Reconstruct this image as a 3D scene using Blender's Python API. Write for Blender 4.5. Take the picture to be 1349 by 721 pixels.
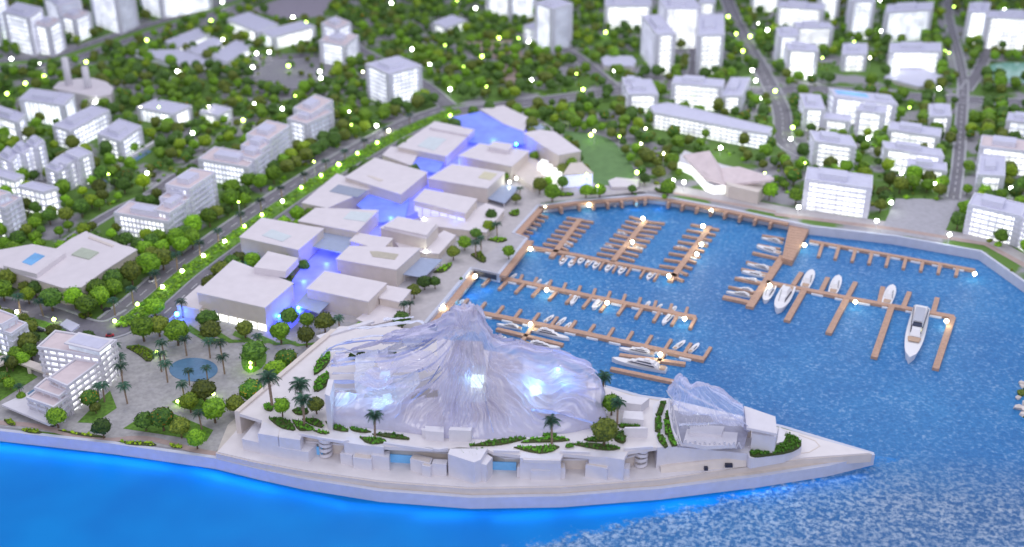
import bpy, bmesh, math, random
import numpy as np
from mathutils import Vector, noise, Matrix
random.seed(7)
for o in list(bpy.data.objects): bpy.data.objects.remove(o)
SC = bpy.context.scene
COL = SC.collection
# ------------------------------------------------------------------ camera
W0, H0, FPX, PITCH, CH = 1349.0, 721.0, 1570.0, math.radians(27.5), 60.0
cp, sp = math.cos(PITCH), math.sin(PITCH)
cam_d = bpy.data.cameras.new('camera'); cam = bpy.data.objects.new('camera', cam_d); COL.objects.link(cam)
cam.location = (0, 0, CH); cam.rotation_euler = (math.radians(90)-PITCH, 0, 0)
cam_d.sensor_width = 36; cam_d.lens = 36*FPX/W0; cam_d.clip_end = 2000; cam_d.clip_start = .5
cam_d.dof.use_dof = True; cam_d.dof.focus_distance = 103; cam_d.dof.aperture_fstop = 0.056
SC.camera = cam
# ------------------------------------------------------------------ world, lamps of the exhibition hall, added fill and sparkle lights
w = bpy.data.worlds.new("World"); SC.world = w; w.use_nodes = True
bg = w.node_tree.nodes['Background']; bg.inputs[0].default_value = (.74, .78, 1, 1); bg.inputs[1].default_value = .70
def area(name, loc, target, sx, sy, power, color=(1, 1, 1)):
    l = bpy.data.lights.new(name, 'AREA'); l.shape = 'RECTANGLE'; l.size = sx; l.size_y = sy; l.energy = power; l.color = color
    o = bpy.data.objects.new(name, l); COL.objects.link(o); o.location = loc
    o.rotation_euler = (Vector(target)-Vector(loc)).to_track_quat('-Z', 'Y').to_euler(); return o
area('ceiling_or_fill_light', (-40, 150, 130), (0, 130, 0), 90, 60, 44000, (1, .95, .92))
area('ceiling_or_fill_light', (70, 40, 140), (20, 110, 0), 60, 40, 28000, (.95, .95, 1))
area('ceiling_or_fill_light', (66, 182, 95), (26, 76, 0), 60, 22, 40000, (.95, .97, 1))
area('ceiling_or_fill_light', (-10, -50, 95), (0, 120, 0), 120, 40, 76000, (1, .96, .95))  # fill added behind the camera to lift surfaces facing it
area('sparkle_spot', (-34, 66, 110), (0, 84, 5), 4, 4, 7000); area('sparkle_spot', (18, 150, 115), (5, 88, 5), 5, 3, 9000)  # small spots added only for sparkle on the glass film
vs = SC.view_settings; vs.view_transform = 'Standard'; vs.look = 'None'; vs.gamma = 1; vs.exposure = -0.08; vs.use_curve_mapping = False
SC.render.engine = 'CYCLES'; SC.cycles.max_bounces = 8; SC.cycles.transparent_max_bounces = 24

# ------------------------------------------------------------------ measuring helpers: a point of the photograph's ground plan
LZ = 1.3
def P(px, py, z=LZ):
    dx = (px-W0/2)/FPX; dy = (py-H0/2)/FPX
    t = (z-CH)/(-sp-dy*cp)
    return Vector((dx*t, (cp-dy*sp)*t, z))
def zat(Y, py):            # height of the point above ground distance Y that is seen at row py
    dy = (py-H0/2)/FPX
    return CH - Y*(sp+dy*cp)/(cp-dy*sp)
def hroof(px, ytop, ybase, z=LZ): return zat(P(px, ybase, z).y, ytop)
def proj(v):
    d = v[1]*cp-(v[2]-CH)*sp
    return (W0/2+FPX*v[0]/d, H0/2+FPX*(-(v[2]-CH)*cp-v[1]*sp)/d)
def crop(ox, oy, s, pts): return [(ox+x/s, oy+y/s) for x, y in pts]

# ------------------------------------------------------------------ materials
MATS = {}
def mat(name, col, rough=.6, noise_amt=.08, nscale=2.0, bump=0.0, bscale=20, emit=None, estr=0, metal=0, spec=.5):
    if name in MATS: return MATS[name]
    m = bpy.data.materials.new(name); m.use_nodes = True; nt = m.node_tree; b = nt.nodes['Principled BSDF']
    b.inputs['Roughness'].default_value = rough; b.inputs['Metallic'].default_value = metal; b.inputs['Specular IOR Level'].default_value = spec
    tc = nt.nodes.new('ShaderNodeTexCoord')
    n = nt.nodes.new('ShaderNodeTexNoise'); n.inputs['Scale'].default_value = nscale; n.inputs['Detail'].default_value = 6
    nt.links.new(tc.outputs['Object'], n.inputs['Vector'])
    mr = nt.nodes.new('ShaderNodeMapRange'); mr.inputs[1].default_value = .3; mr.inputs[2].default_value = .7
    mr.inputs[3].default_value = 1-noise_amt; mr.inputs[4].default_value = 1+noise_amt
    nt.links.new(n.outputs['Fac'], mr.inputs[0])
    mx = nt.nodes.new('ShaderNodeVectorMath'); mx.operation = 'SCALE'; mx.inputs[0].default_value = col
    nt.links.new(mr.outputs[0], mx.inputs['Scale']); nt.links.new(mx.outputs[0], b.inputs['Base Color'])
    if bump:
        n2 = nt.nodes.new('ShaderNodeTexNoise'); n2.inputs['Scale'].default_value = bscale; n2.inputs['Detail'].default_value = 4
        nt.links.new(tc.outputs['Object'], n2.inputs['Vector'])
        bp = nt.nodes.new('ShaderNodeBump'); bp.inputs['Strength'].default_value = bump; bp.inputs['Distance'].default_value = .1
        nt.links.new(n2.outputs['Fac'], bp.inputs['Height']); nt.links.new(bp.outputs[0], b.inputs['Normal'])
    if emit:
        b.inputs['Emission Color'].default_value = (*emit, 1)
        n3 = nt.nodes.new('ShaderNodeTexNoise'); n3.inputs['Scale'].default_value = .55; n3.inputs['Detail'].default_value = 3
        nt.links.new(tc.outputs['Object'], n3.inputs['Vector'])
        m3 = nt.nodes.new('ShaderNodeMapRange'); m3.inputs[1].default_value = .3; m3.inputs[2].default_value = .7
        m3.inputs[3].default_value = estr*.45; m3.inputs[4].default_value = estr*1.5
        nt.links.new(n3.outputs['Fac'], m3.inputs[0]); nt.links.new(m3.outputs[0], b.inputs['Emission Strength'])
    MATS[name] = m; return m
def flat_emit(name, col, s):
    if name in MATS: return MATS[name]
    m = bpy.data.materials.new(name); m.use_nodes = True; b = m.node_tree.nodes['Principled BSDF']
    b.inputs['Base Color'].default_value = (.8, .8, .8, 1)
    b.inputs['Emission Color'].default_value = (*col, 1); b.inputs['Emission Strength'].default_value = s
    MATS[name] = m; return m
white = mat('white_resin', (.68, .66, .72), .5, .04, 1.5, .03, 30)
cream = mat('cream_resin', (.66, .59, .55), .55, .05, 1.2, .03, 25)
mallw = mat('mall_board', (.70, .65, .69), .55, .04, .8, .02, 20)
rooflav = mat('roof_lavender', (.58, .58, .73), .45, .06, 1.5)
roofpink = mat('roof_pinkish', (.66, .56, .58), .6, .07, 1.2)
facade = mat('facade_white', (.72, .72, .82), .45, .05, 2)
glow0 = mat('window_dim', (.40, .44, .55), .25, .1, 3, emit=(.84, .90, 1), estr=.42)
glow1 = mat('window_soft', (.6, .63, .7), .3, .1, 3, emit=(.94, .98, 1), estr=1.25)
glow2 = mat('window_bright', (.7, .7, .72), .3, .1, 3, emit=(.97, 1, .97), estr=1.3)
winter = mat('window_warm', (.7, .7, .7), .3, .1, 3, emit=(.95, 1, .93), estr=2.2)
road_m = mat('asphalt', (.19, .18, .215), .8, .12, 1.5, .1, 15)
kerb_m = mat('kerb', (.42, .42, .46), .7, .06, 3)
mark_m = mat('road_paint', (.6, .6, .62), .7, .05, 3)
pave_m = mat('paving', (.37, .36, .37), .8, .16, 2.6, .25, 18)
prom_m = mat('promenade', (.47, .44, .46), .75, .08, 1.5, .1, 12)
track_m = mat('running_track', (.42, .32, .30), .8, .08, 2)
grass_m = mat('lawn', (.12, .25, .03), .9, .35, 3, .6, 25)
lawn2_m = mat('smooth_lawn', (.13, .24, .09), .9, .12, 1)
wood_m = mat('pier_wood', (.48, .30, .22), .7, .14, 4, .15, 25)
wall_m = mat('quay_wall', (.55, .57, .68), .6, .05, 1.5, .05, 14)
deck_m = mat('deck_board', (.70, .66, .68), .55, .04, .9, .03, 18)
dark_m = mat('dark_recess', (.03, .03, .05), .5)
glassb = mat('blue_window', (.12, .30, .55), .12, .1, 2, emit=(.15, .45, .9), estr=.25)
poolw = mat('pool_water', (.11, .22, .36), .15, .1, 2, .1, 15)
pond_m = mat('pond_green', (.25, .48, .42), .2, .1, 1)
trunk_m = mat('trunk', (.13, .09, .06), .85, .2, 5)
palmtr_m = mat('palm_trunk', (.28, .20, .15), .85, .25, 9)
boatw = mat('boat_white', (.80, .79, .82), .28, .04, 2)
boatg = mat('boat_window', (.05, .06, .10), .15)
boatt = mat('boat_teak', (.50, .34, .24), .6)
redm = mat('car_red', (.5, .03, .04), .3); darkc = mat('car_dark', (.05, .05, .07), .3)
lampw = flat_emit('lamp_white', (.92, 1, .86), 28)
lampy = flat_emit('lamp_green', (.62, 1, .12), 16)
lampb = flat_emit('lamp_blue', (.02, .25, 1), 30)
lampq = flat_emit('lamp_warm', (1, .97, .62), 26)

def foliage_mat(name, c1, c2, c3=None):
    m = bpy.data.materials.new(name); m.use_nodes = True; nt = m.node_tree; b = nt.nodes['Principled BSDF']
    b.inputs['Roughness'].default_value = .75
    tc = nt.nodes.new('ShaderNodeTexCoord'); n = nt.nodes.new('ShaderNodeTexNoise')
    n.inputs['Scale'].default_value = 5; n.inputs['Detail'].default_value = 5
    nt.links.new(tc.outputs['Object'], n.inputs['Vector'])
    r = nt.nodes.new('ShaderNodeValToRGB'); e = r.color_ramp.elements
    e[0].position = .35; e[0].color = (*c1, 1); e[1].position = .62; e[1].color = (*c2, 1)
    if c3:
        x = e.new(.66); x.color = (*c3, 1)
    nt.links.new(n.outputs['Fac'], r.inputs[0])
    oi = nt.nodes.new('ShaderNodeObjectInfo'); mr = nt.nodes.new('ShaderNodeMapRange')
    mr.inputs[3].default_value = .6; mr.inputs[4].default_value = 1.7
    nt.links.new(oi.outputs['Random'], mr.inputs[0])
    v = nt.nodes.new('ShaderNodeVectorMath'); v.operation = 'SCALE'
    nt.links.new(r.outputs[0], v.inputs[0]); nt.links.new(mr.outputs[0], v.inputs['Scale']); nt.links.new(v.outputs[0], b.inputs['Base Color'])
    return m
FOL = {'green': foliage_mat('leaf_green', (.032, .095, .004), (.17, .31, .010)),
       'bright': foliage_mat('leaf_bright', (.06, .16, .005), (.20, .40, .012)),
       'dark': foliage_mat('leaf_dark', (.018, .060, .008), (.085, .18, .016)),
       'olive': foliage_mat('leaf_olive', (.04, .07, .006), (.15, .19, .015)),
       'orange': foliage_mat('leaf_orange', (.02, .08, .008), (.09, .22, .012), (.62, .15, .01)),
       'yellow': foliage_mat('leaf_yellow', (.08, .17, .005), (.28, .40, .01))}
palm_m = foliage_mat('leaf_palm', (.010, .045, .028), (.035, .105, .06))
hedge_m = foliage_mat('leaf_hedge', (.03, .12, .006), (.10, .28, .012))

# ------------------------------------------------------------------ mesh builder
class MB:
    def __init__(s): s.v = []; s.f = []; s.m = []
    def face(s, pts, mi=0):
        i = len(s.v); s.v += [tuple(p) for p in pts]; s.f.append(tuple(range(i, i+len(pts)))); s.m.append(mi)
    def prism(s, poly, z0, z1, mi=0, side=None, top=None):
        """poly: list of xy; z1 may be a list of heights; side: list of material slots per side"""
        n = len(poly); i = len(s.v)
        a = sum(poly[k][0]*poly[(k+1) % n][1]-poly[(k+1) % n][0]*poly[k][1] for k in range(n))
        zt = z1 if isinstance(z1, (list, tuple)) else [z1]*n
        idx = list(range(n))
        s.v += [(poly[k][0], poly[k][1], z0) for k in idx]+[(poly[k][0], poly[k][1], zt[k]) for k in idx]
        ccw = a > 0
        bot = tuple(i+k for k in (reversed(idx) if ccw else idx)); tp = tuple(i+n+k for k in (idx if ccw else reversed(idx)))
        s.f += [bot, tp]; s.m += [mi, mi if top is None else top]
        for k in range(n):
            j = (k+1) % n
            q = (i+k, i+j, i+n+j, i+n+k)
            s.f.append(q if ccw else q[::-1]); s.m.append(side[k] if side else mi)
        return s
    def box(s, c, d, ang=0, mi=0):
        ca, sa = math.cos(ang), math.sin(ang)
        poly = [(c[0]+x*ca-y*sa, c[1]+x*sa+y*ca) for x, y in ((-d[0]/2, -d[1]/2), (d[0]/2, -d[1]/2), (d[0]/2, d[1]/2), (-d[0]/2, d[1]/2))]
        return s.prism(poly, c[2], c[2]+d[2], mi)
    def bar(s, a, b, r, n=4, r2=None, mi=0):
        a = Vector(a); b = Vector(b); d = (b-a).normalized(); r2 = r if r2 is None else r2
        u = d.orthogonal().normalized(); w_ = d.cross(u); i = len(s.v)
        for p, rr in ((a, r), (b, r2)):
            for k in range(n):
                t = 2*math.pi*k/n+math.pi/4; s.v.append(tuple(p+u*math.cos(t)*rr+w_*math.sin(t)*rr))
        for k in range(n):
            j = (k+1) % n; s.f.append((i+k, i+j, i+n+j, i+n+k)); s.m.append(mi)
        s.f.append(tuple(i+k for k in reversed(range(n)))); s.f.append(tuple(i+n+k for k in range(n))); s.m += [mi, mi]
        return s
    def ball(s, c, r, sub=1, jit=0, squash=1, mi=0, ns=2.0):
        bm = bmesh.new(); bmesh.ops.create_icosphere(bm, subdivisions=sub, radius=1); i = len(s.v)
        for v in bm.verts:
            k = 1+jit*noise.noise(v.co*ns+Vector(c)*3.1)
            s.v.append((c[0]+v.co.x*r*k, c[1]+v.co.y*r*k, c[2]+v.co.z*r*k*squash))
        for f in bm.faces: s.f.append(tuple(i+v.index for v in f.verts)); s.m.append(mi)
        bm.free(); return s
    def mesh(s, name, mats, off=(0, 0, 0), smooth=False):
        me = bpy.data.meshes.new(name)
        me.from_pydata([(x-off[0], y-off[1], z-off[2]) for x, y, z in s.v], [], s.f)
        for m in (mats if isinstance(mats, (list, tuple)) else [mats]): me.materials.append(m)
        me.polygons.foreach_set('material_index', s.m)
        if smooth: me.polygons.foreach_set('use_smooth', [True]*len(s.f))
        me.update(); return me
    def build(s, name, mats, parent=None, smooth=False):
        off = (0, 0, 0)
        if parent is not None:
            r = parent
            while r.parent: r = r.parent
            off = r.location
        o = bpy.data.objects.new(name, s.mesh(name, mats, off, smooth)); COL.objects.link(o)
        if parent is not None: o.parent = parent
        return o
def tag(o, label, cat, group=None, kind=None):
    if label: o['label'] = label
    if cat: o['category'] = cat
    if group: o['group'] = group
    if kind: o['kind'] = kind
    return o
def thing(name, label, cat, loc=(0, 0, 0), group=None):
    o = bpy.data.objects.new(name, None); COL.objects.link(o); o.location = loc; o.empty_display_size = .3
    return tag(o, label, cat, group)
def struct(o): o['kind'] = 'structure'; return o
def inset(poly, d):
    n = len(poly); a = sum(poly[k][0]*poly[(k+1) % n][1]-poly[(k+1) % n][0]*poly[k][1] for k in range(n)); sg = 1 if a > 0 else -1
    out = []
    for k in range(n):
        p0 = Vector(poly[k-1][:2]); p1 = Vector(poly[k][:2]); p2 = Vector(poly[(k+1) % n][:2])
        d1 = (p1-p0).normalized(); d2 = (p2-p1).normalized(); n1 = Vector((-d1.y, d1.x))*sg; n2 = Vector((-d2.y, d2.x))*sg
        bis = n1+n2; L = max(.35, bis.length_squared/2)
        q = p1+bis*(d/L)/1.0*1.0 if False else p1+bis*d/max(.5, (1+n1.dot(n2)))
        out.append((q.x, q.y))
    return out
def inside(pt, poly):
    x, y = pt[0], pt[1]; c = False; n = len(poly); j = n-1
    for i in range(n):
        if (poly[i][1] > y) != (poly[j][1] > y) and x < (poly[j][0]-poly[i][0])*(y-poly[i][1])/(poly[j][1]-poly[i][1])+poly[i][0]: c = not c
        j = i
    return c
FOOT = []      # footprints nothing may grow on
def PP(pts, z=LZ): return [tuple(P(x, y, z)[:2]) for x, y in pts]
def subdiv(pts, step):
    out = []
    for a, b in zip(pts, pts[1:]):
        a = Vector(a[:2]); b = Vector(b[:2]); n = max(1, int((b-a).length/step))
        for k in range(n): out.append(tuple(a.lerp(b, k/n)))
    out.append(tuple(pts[-1][:2])); return out
def smooth_line(pts, it=2):
    for _ in range(it):
        o = [pts[0]]
        for a, b in zip(pts, pts[1:]):
            a = Vector(a); b = Vector(b); o += [tuple(a.lerp(b, .25)), tuple(a.lerp(b, .75))]
        o.append(pts[-1]); pts = o
    return pts
def offset_line(pts, d):
    out = []
    for k, p in enumerate(pts):
        a = Vector(pts[max(0, k-1)]); b = Vector(pts[min(len(pts)-1, k+1)]); t = (b-a).normalized()
        out.append((p[0]-t.y*d, p[1]+t.x*d))
    return out
def strip(mb, pts, w0, w1, z0, z1):
    l = offset_line(pts, w0); r = offset_line(pts, w1)
    for k in range(len(pts)-1):
        a = [l[k], l[k+1], r[k+1], r[k]]
        if z1-z0 < .005:
            q = [(x, y, z1) for x, y in a]
            mb.face(q if w1 < w0 else q, 0)
        else: mb.prism(a, z0, z1)
    return mb
def up(mb):       # turn every sheet face up
    for i, f in enumerate(mb.f):
        a, b, c = (Vector(mb.v[k]) for k in f[:3])
        if (b-a).cross(c-a).z < 0: mb.f[i] = f[::-1]
    return mb

# ================================================================== SETTING
FRONT = [(-330, 535), (-150, 551), (0, 567), (150, 584), (283, 603), (340, 617), (400, 630), (500, 646), (620, 655), (740, 653), (870, 643), (1000, 627), (1090, 613), (1151, 598)]
NORTH = [(1151, 598), (1100, 583), (1060, 571), (1030, 562), (960, 546), (880, 527), (844, 522), (782, 505), (700, 482), (600, 458), (548, 444)]
BASIN = [(548, 444), (563, 422), (592, 388), (621, 353), (657, 361), (694, 314), (676, 307), (709, 271), (760, 264), (853, 257), (885, 261), (960, 275), (1040, 292), (1068, 298), (1180, 311), (1292, 331), (1349, 371), (1500, 480)]
land = PP(FRONT+NORTH[1:]+BASIN[1:]+[(1900, 600), (2100, 300), (2100, -235), (-900, -235), (-900, 480)])
g = MB(); g.face([(x, y, LZ) for x, y in land]); up(g); ground = struct(g.build('ground', None or mat('city_ground', (.20, .21, .19), .85, .3, .5, .3, 10)))
# green and grey mottling of the city ground
nt = ground.data.materials[0].node_tree; b = nt.nodes['Principled BSDF']
tc = nt.nodes.new('ShaderNodeTexCoord'); n = nt.nodes.new('ShaderNodeTexNoise'); n.inputs['Scale'].default_value = .16; n.inputs['Detail'].default_value = 5
nt.links.new(tc.outputs['Object'], n.inputs['Vector'])
r = nt.nodes.new('ShaderNodeValToRGB'); e = r.color_ramp.elements
e[0].position = .44; e[0].color = (.30, .29, .33, 1); e[1].position = .50; e[1].color = (.10, .20, .03, 1)
nt.links.new(n.outputs['Fac'], r.inputs[0]); nt.links.new(r.outputs[0], b.inputs['Base Color'])
# water
wt = MB(); c0 = (-150, 30); N = 1
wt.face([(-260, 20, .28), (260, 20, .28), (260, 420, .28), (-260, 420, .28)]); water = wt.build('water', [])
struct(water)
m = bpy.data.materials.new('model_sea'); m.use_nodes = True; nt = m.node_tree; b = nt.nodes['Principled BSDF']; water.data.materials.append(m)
L = nt.links.new
tc = nt.nodes.new('ShaderNodeTexCoord')
def tex(scale, detail=4, rough=.6, warp=None):
    n = nt.nodes.new('ShaderNodeTexNoise'); n.inputs['Scale'].default_value = scale; n.inputs['Detail'].default_value = detail; n.inputs['Roughness'].default_value = rough
    L(tc.outputs['Object'], n.inputs['Vector']); return n.outputs['Fac']
def ramp(src, p0, p1, v0=0, v1=1):
    r = nt.nodes.new('ShaderNodeMapRange'); r.inputs[1].default_value = p0; r.inputs[2].default_value = p1; r.inputs[3].default_value = v0; r.inputs[4].default_value = v1
    L(src, r.inputs[0]); return r.outputs[0]
def mth(op, a, b_):
    q = nt.nodes.new('ShaderNodeMath'); q.operation = op
    for i_, x_ in enumerate((a, b_)):
        if isinstance(x_, (int, float)): q.inputs[i_].default_value = x_
        else: L(x_, q.inputs[i_])
    return q.outputs[0]
def mixc(fac, c1, c2):
    q = nt.nodes.new('ShaderNodeMix'); q.data_type = 'RGBA'; L(fac, q.inputs[0])
    for i_, x_ in ((6, c1), (7, c2)):
        if isinstance(x_, tuple): q.inputs[i_].default_value = (*x_, 1)
        else: L(x_, q.inputs[i_])
    return q.outputs[2]
sx = nt.nodes.new('ShaderNodeSeparateXYZ'); L(tc.outputs['Object'], sx.inputs[0])
# cast acrylic grain; beyond the quay-front zone, flecks also paint in ceiling reflections
pA = P(690, 725, 0); pB = P(1149, 613, 0)
tl = (pB-pA).normalized(); nx_, ny_ = tl.y, -tl.x          # signed distance to the border of the painted reflection
dist = mth('ADD', mth('MULTIPLY', sx.outputs[0], nx_), mth('MULTIPLY', sx.outputs[1], ny_))
dist = mth('SUBTRACT', dist, pA.x*nx_+pA.y*ny_)
dist = mth('ADD', dist, mth('MULTIPLY', mth('SUBTRACT', tex(1.2, 6, .7), .5), 5.0))
qA = P(1153, 606, 0); qB = P(0, 545, 0); t2 = (qA-qB).normalized()
dist2 = mth('SUBTRACT', mth('ADD', mth('MULTIPLY', sx.outputs[0], -t2.y), mth('MULTIPLY', sx.outputs[1], t2.x)), -qA.x*t2.y+qA.y*t2.x)
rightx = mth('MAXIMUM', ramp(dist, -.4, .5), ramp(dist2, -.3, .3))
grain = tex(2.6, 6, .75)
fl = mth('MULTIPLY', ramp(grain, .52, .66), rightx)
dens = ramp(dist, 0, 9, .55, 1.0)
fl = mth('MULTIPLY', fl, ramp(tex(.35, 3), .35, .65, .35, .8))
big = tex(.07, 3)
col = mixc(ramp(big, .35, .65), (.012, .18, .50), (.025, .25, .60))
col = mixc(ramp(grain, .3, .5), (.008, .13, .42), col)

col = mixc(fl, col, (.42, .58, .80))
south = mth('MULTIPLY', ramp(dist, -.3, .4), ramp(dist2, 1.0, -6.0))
glint_mask = mth('MULTIPLY', mth('MULTIPLY', ramp(grain, .45, .58), ramp(tex(.5, 4), .3, .65, .45, 1)), south)
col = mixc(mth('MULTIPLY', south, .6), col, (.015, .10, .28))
col = mixc(mth('MULTIPLY', glint_mask, .85), col, (.52, .61, .74))  # pale glints painted in as ceiling-light reflection
col = mixc(rightx, mixc(ramp(tex(.12, 2), .3, .7), (.0, .17, .54), (.0, .22, .62)), col)  # azure here paints the edge-light glow into the sea colour
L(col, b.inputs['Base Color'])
b.inputs['Roughness'].default_value = .22
L(ramp(rightx, 0, 1, .35, .30), b.inputs['Roughness']); L(ramp(rightx, 0, 1, .12, .45), b.inputs['Specular IOR Level'])
bp = nt.nodes.new('ShaderNodeBump'); bp.inputs['Distance'].default_value = .25; L(mth('MULTIPLY', rightx, .9), bp.inputs['Strength'])
L(grain, bp.inputs['Height']); L(bp.outputs[0], b.inputs['Normal'])

# table edge lights that wash the sea in blue under the quay
def blue_lamps(pts, out, n, power, colr=(.03, .38, 1), z=.9, size=6):
    w_ = PP(pts); ln = subdiv(w_, 1.0)
    for k in range(n):
        q = ln[int((k+.5)*len(ln)/n)]; q2 = ln[min(len(ln)-1, int((k+.5)*len(ln)/n)+1)]
        t = (Vector(q2)-Vector(q)).normalized(); nn = Vector((t.y, -t.x))*out
        l = area('sea_edge_light', (q[0]+nn.x*.45, q[1]+nn.y*.45, z), (q[0]+nn.x*2.2, q[1]+nn.y*2.2, 0), size, .25, power, colr)
        l.rotation_euler = Vector((nn.x*3.2, nn.y*3.2, -.7)).to_track_quat('-Z', 'Y').to_euler()
blue_lamps(FRONT[1:7], 1, 7, 115, (.015, .40, 1), size=12); blue_lamps(FRONT[7:-1], 1, 6, 75, (.02, .44, 1), size=11)


# quay walls as prisms
def wall_run(pts, name, th=.35, top=LZ+.06, m=wall_m, step=9, z0=-.4):
    ln = PP(pts); mb = MB()
    o = strip(mb, ln, th*.5, -th*.5, z0, top).build(name, m); return o
tag(wall_run(FRONT, 'sea_wall'), 'long curved pale sea wall along the open blue sea in the foreground', 'wall')
tag(wall_run(BASIN, 'quay_wall'), 'angled lavender quay wall round the marina basin', 'wall')
tag(wall_run(NORTH, 'back_wall', top=LZ+.03), 'low wall on the marina side of the pointed peninsula', 'wall')
FOOT.append(('water', PP(NORTH+BASIN[1:]+[(1500, 720)])))

def patch(name, pts, m, dz, z=LZ, kind='structure', smooth_=0):
    ln = PP(pts, z)
    if smooth_: ln = smooth_line(ln+[ln[0]], smooth_)[:-1]
    mb = MB(); mb.face([(x, y, z+dz) for x, y in ln]); up(mb); o = mb.build(name, m); o['kind'] = kind; return ln
patch('peninsula_base', [(283, 602.5), (340, 616), (400, 629), (500, 645), (620, 654), (740, 652), (870, 642), (1000, 626), (1090, 612), (1148, 598), (1060, 572), (960, 548), (880, 529), (782, 508), (600, 461), (545, 442), (440, 436), (300, 560)], mat('path_board', (.60, .55, .52), .7, .08, 1.2), .016)
plaza = patch('plaza', [(-200, 540), (0, 562), (150, 580), (283, 598), (318, 545), (440, 440), (470, 425), (240, 412), (205, 420), (160, 438), (110, 470), (0, 500), (-200, 500)], pave_m, .012)
patch('mall_ground', [(232, 400), (300, 335), (340, 290), (400, 262), (450, 225), (515, 188), (560, 158), (640, 140), (700, 150), (775, 200), (785, 240), (853, 254), (853, 246), (700, 268), (676, 307), (694, 316), (657, 360), (621, 353), (548, 440), (440, 430), (380, 440)], mat('mall_paving', (.45, .43, .47), .7, .08, 1.5), .006)
patch('mall_forecourt', [(380, 440), (470, 425), (548, 436), (621, 353), (676, 307), (709, 268), (853, 252), (830, 240), (740, 238), (690, 240), (640, 300), (560, 370), (540, 400), (500, 425), (420, 405), (232, 400)], prom_m, .008)
prom_line = PP([(690, 288), (712, 264), (760, 257), (853, 250), (890, 254), (960, 268), (1045, 285), (1180, 304), (1300, 322), (1370, 362)])
mb = MB(); strip(mb, prom_line, 2.2, -.4, LZ+.016, LZ+.016); up(mb); struct(mb.build('marina_promenade', prom_m))
mb = MB(); strip(mb, PP([(1020, 285), (1180, 305), (1296, 324), (1365, 362)]), 1.0, .1, LZ+.028, LZ+.028); up(mb); struct(mb.build('promenade_path', track_m))
mb = MB(); strip(mb, PP([(885, 257), (960, 271), (1020, 282)]), 1.0, .3, LZ+.028, LZ+.028); up(mb); struct(mb.build('promenade_path', track_m))
patch('east_plaza', [(1160, 306), (1180, 262), (1215, 262), (1262, 265), (1240, 318)], mat('plaza_grey', (.38, .37, .42), .8, .1, 2), .02)
# seafront jogging path that waves along the sea wall
tr = smooth_line(PP([(-60, 551), (0, 558), (50, 561), (95, 575), (140, 588 - 6), (185, 576), (225, 585), (255, 594), (285, 599)]), 2)
mb = MB(); strip(mb, tr, .35, -.25, LZ+.03, LZ+.03); up(mb); struct(mb.build('seafront_path', track_m))
ROADS = []
def road(pts, wd, name='road', median=0, kerb=True, marks=False, dz=.03):
    ln = smooth_line(PP(pts), 2); ROADS.append((ln, wd))
    mb = MB(); strip(mb, ln, wd/2, -wd/2, LZ+dz, LZ+dz); up(mb); struct(mb.build(name, road_m))
    if kerb:
        for s_ in (1, -1):
            mb = MB(); strip(mb, offset_line(ln, s_*(wd/2+.1)), .13, -.13, LZ, LZ+.12)
            struct(mb.build('kerb', kerb_m))
    if median:
        mb = MB(); strip(mb, ln, median/2, -median/2, LZ, LZ+.13); struct(mb.build('median_kerb', kerb_m))
        mb = MB(); strip(mb, ln, median/2-.15, -median/2+.15, LZ+.13, LZ+.2); struct(mb.build('median_lawn', grass_m))
    if marks:
        mb = MB(); tot = subdiv(ln, .9)
        for s_ in marks:
            o2 = offset_line(tot, s_)
            for k in range(0, len(o2)-1, 2): strip(mb, [o2[k], o2[k+1]], .05, -.05, LZ+dz+.012, LZ+dz+.012)
        up(mb); struct(mb.build('lane_marks', mark_m))
    return ln
BOUL = [(168, 428), (205, 398), (240, 366), (268, 345), (322, 306), (397, 254), (447, 223), (497, 194), (545, 168), (600, 148)]
road(BOUL, 6.6, 'boulevard', 2.6, True, (2.2, -2.2))
road([(600, 148), (690, 137), (800, 122), (880, 112), (1000, 122), (1090, 118), (1200, 128), (1270, 132), (1400, 140)], 3.2, marks=(0,), dz=.05)
road([(-150, 385), (0, 405), (60, 416), (110, 438), (150, 436), (185, 415)], 3.6, dz=.04, marks=(0,))
patch('junction', [(95, 432), (150, 418), (200, 395), (215, 405), (165, 440), (130, 450), (100, 445)], road_m, .06)
patch('side_median', [(-60, 402), (0, 409), (60, 424), (88, 436), (80, 440), (50, 434), (0, 420), (-60, 412)], grass_m, .07)
road([(-40, 92), (20, 84), (70, 82), (115, 66), (200, 38), (290, 12), (345, -8)], 6.5, median=1.8, dz=.035, marks=(2.3, -2.3))
road([(950, -20), (965, 20), (985, 60), (1003, 92), (1018, 120), (1032, 150), (1030, 190), (1060, 205)], 2.3, median=0, dz=.036, marks=(0,))
road([(1246, -20), (1250, 30), (1262, 70), (1270, 110), (1266, 160), (1263, 215), (1256, 262)], 1.3, dz=.038, marks=(0,))
road([(1303, 60), (1290, 95), (1272, 120)], 1.6, dz=.042)
road([(460, 60), (520, 92), (562, 115), (590, 140)], 2.4, dz=.041)
road([(880, 0), (910, 40), (920, 90), (905, 112)], 2.0, dz=.043)
road([(655, 60), (740, 60), (790, 100), (810, 118)], 2.2, dz=.044)
road([(190, 262), (240, 228), (275, 205), (300, 196)], 1.4, dz=.045)
road([(25, 372), (75, 330), (130, 290), (185, 262), (235, 250)], 1.2, dz=.046)
patch('car_park', [(312, 96), (350, 72), (420, 70), (450, 95), (400, 130), (330, 125)], road_m, .02)
mb = MB()
for k in range(9):
    a = P(325+k*9, 122-k*5); mb.prism([(a.x-5, a.y-.3), (a.x+9, a.y+3), (a.x+9, a.y+3.4), (a.x-5, a.y+.1)], LZ, LZ+.07)
struct(mb.build('car_park_kerbs', kerb_m))
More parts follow.
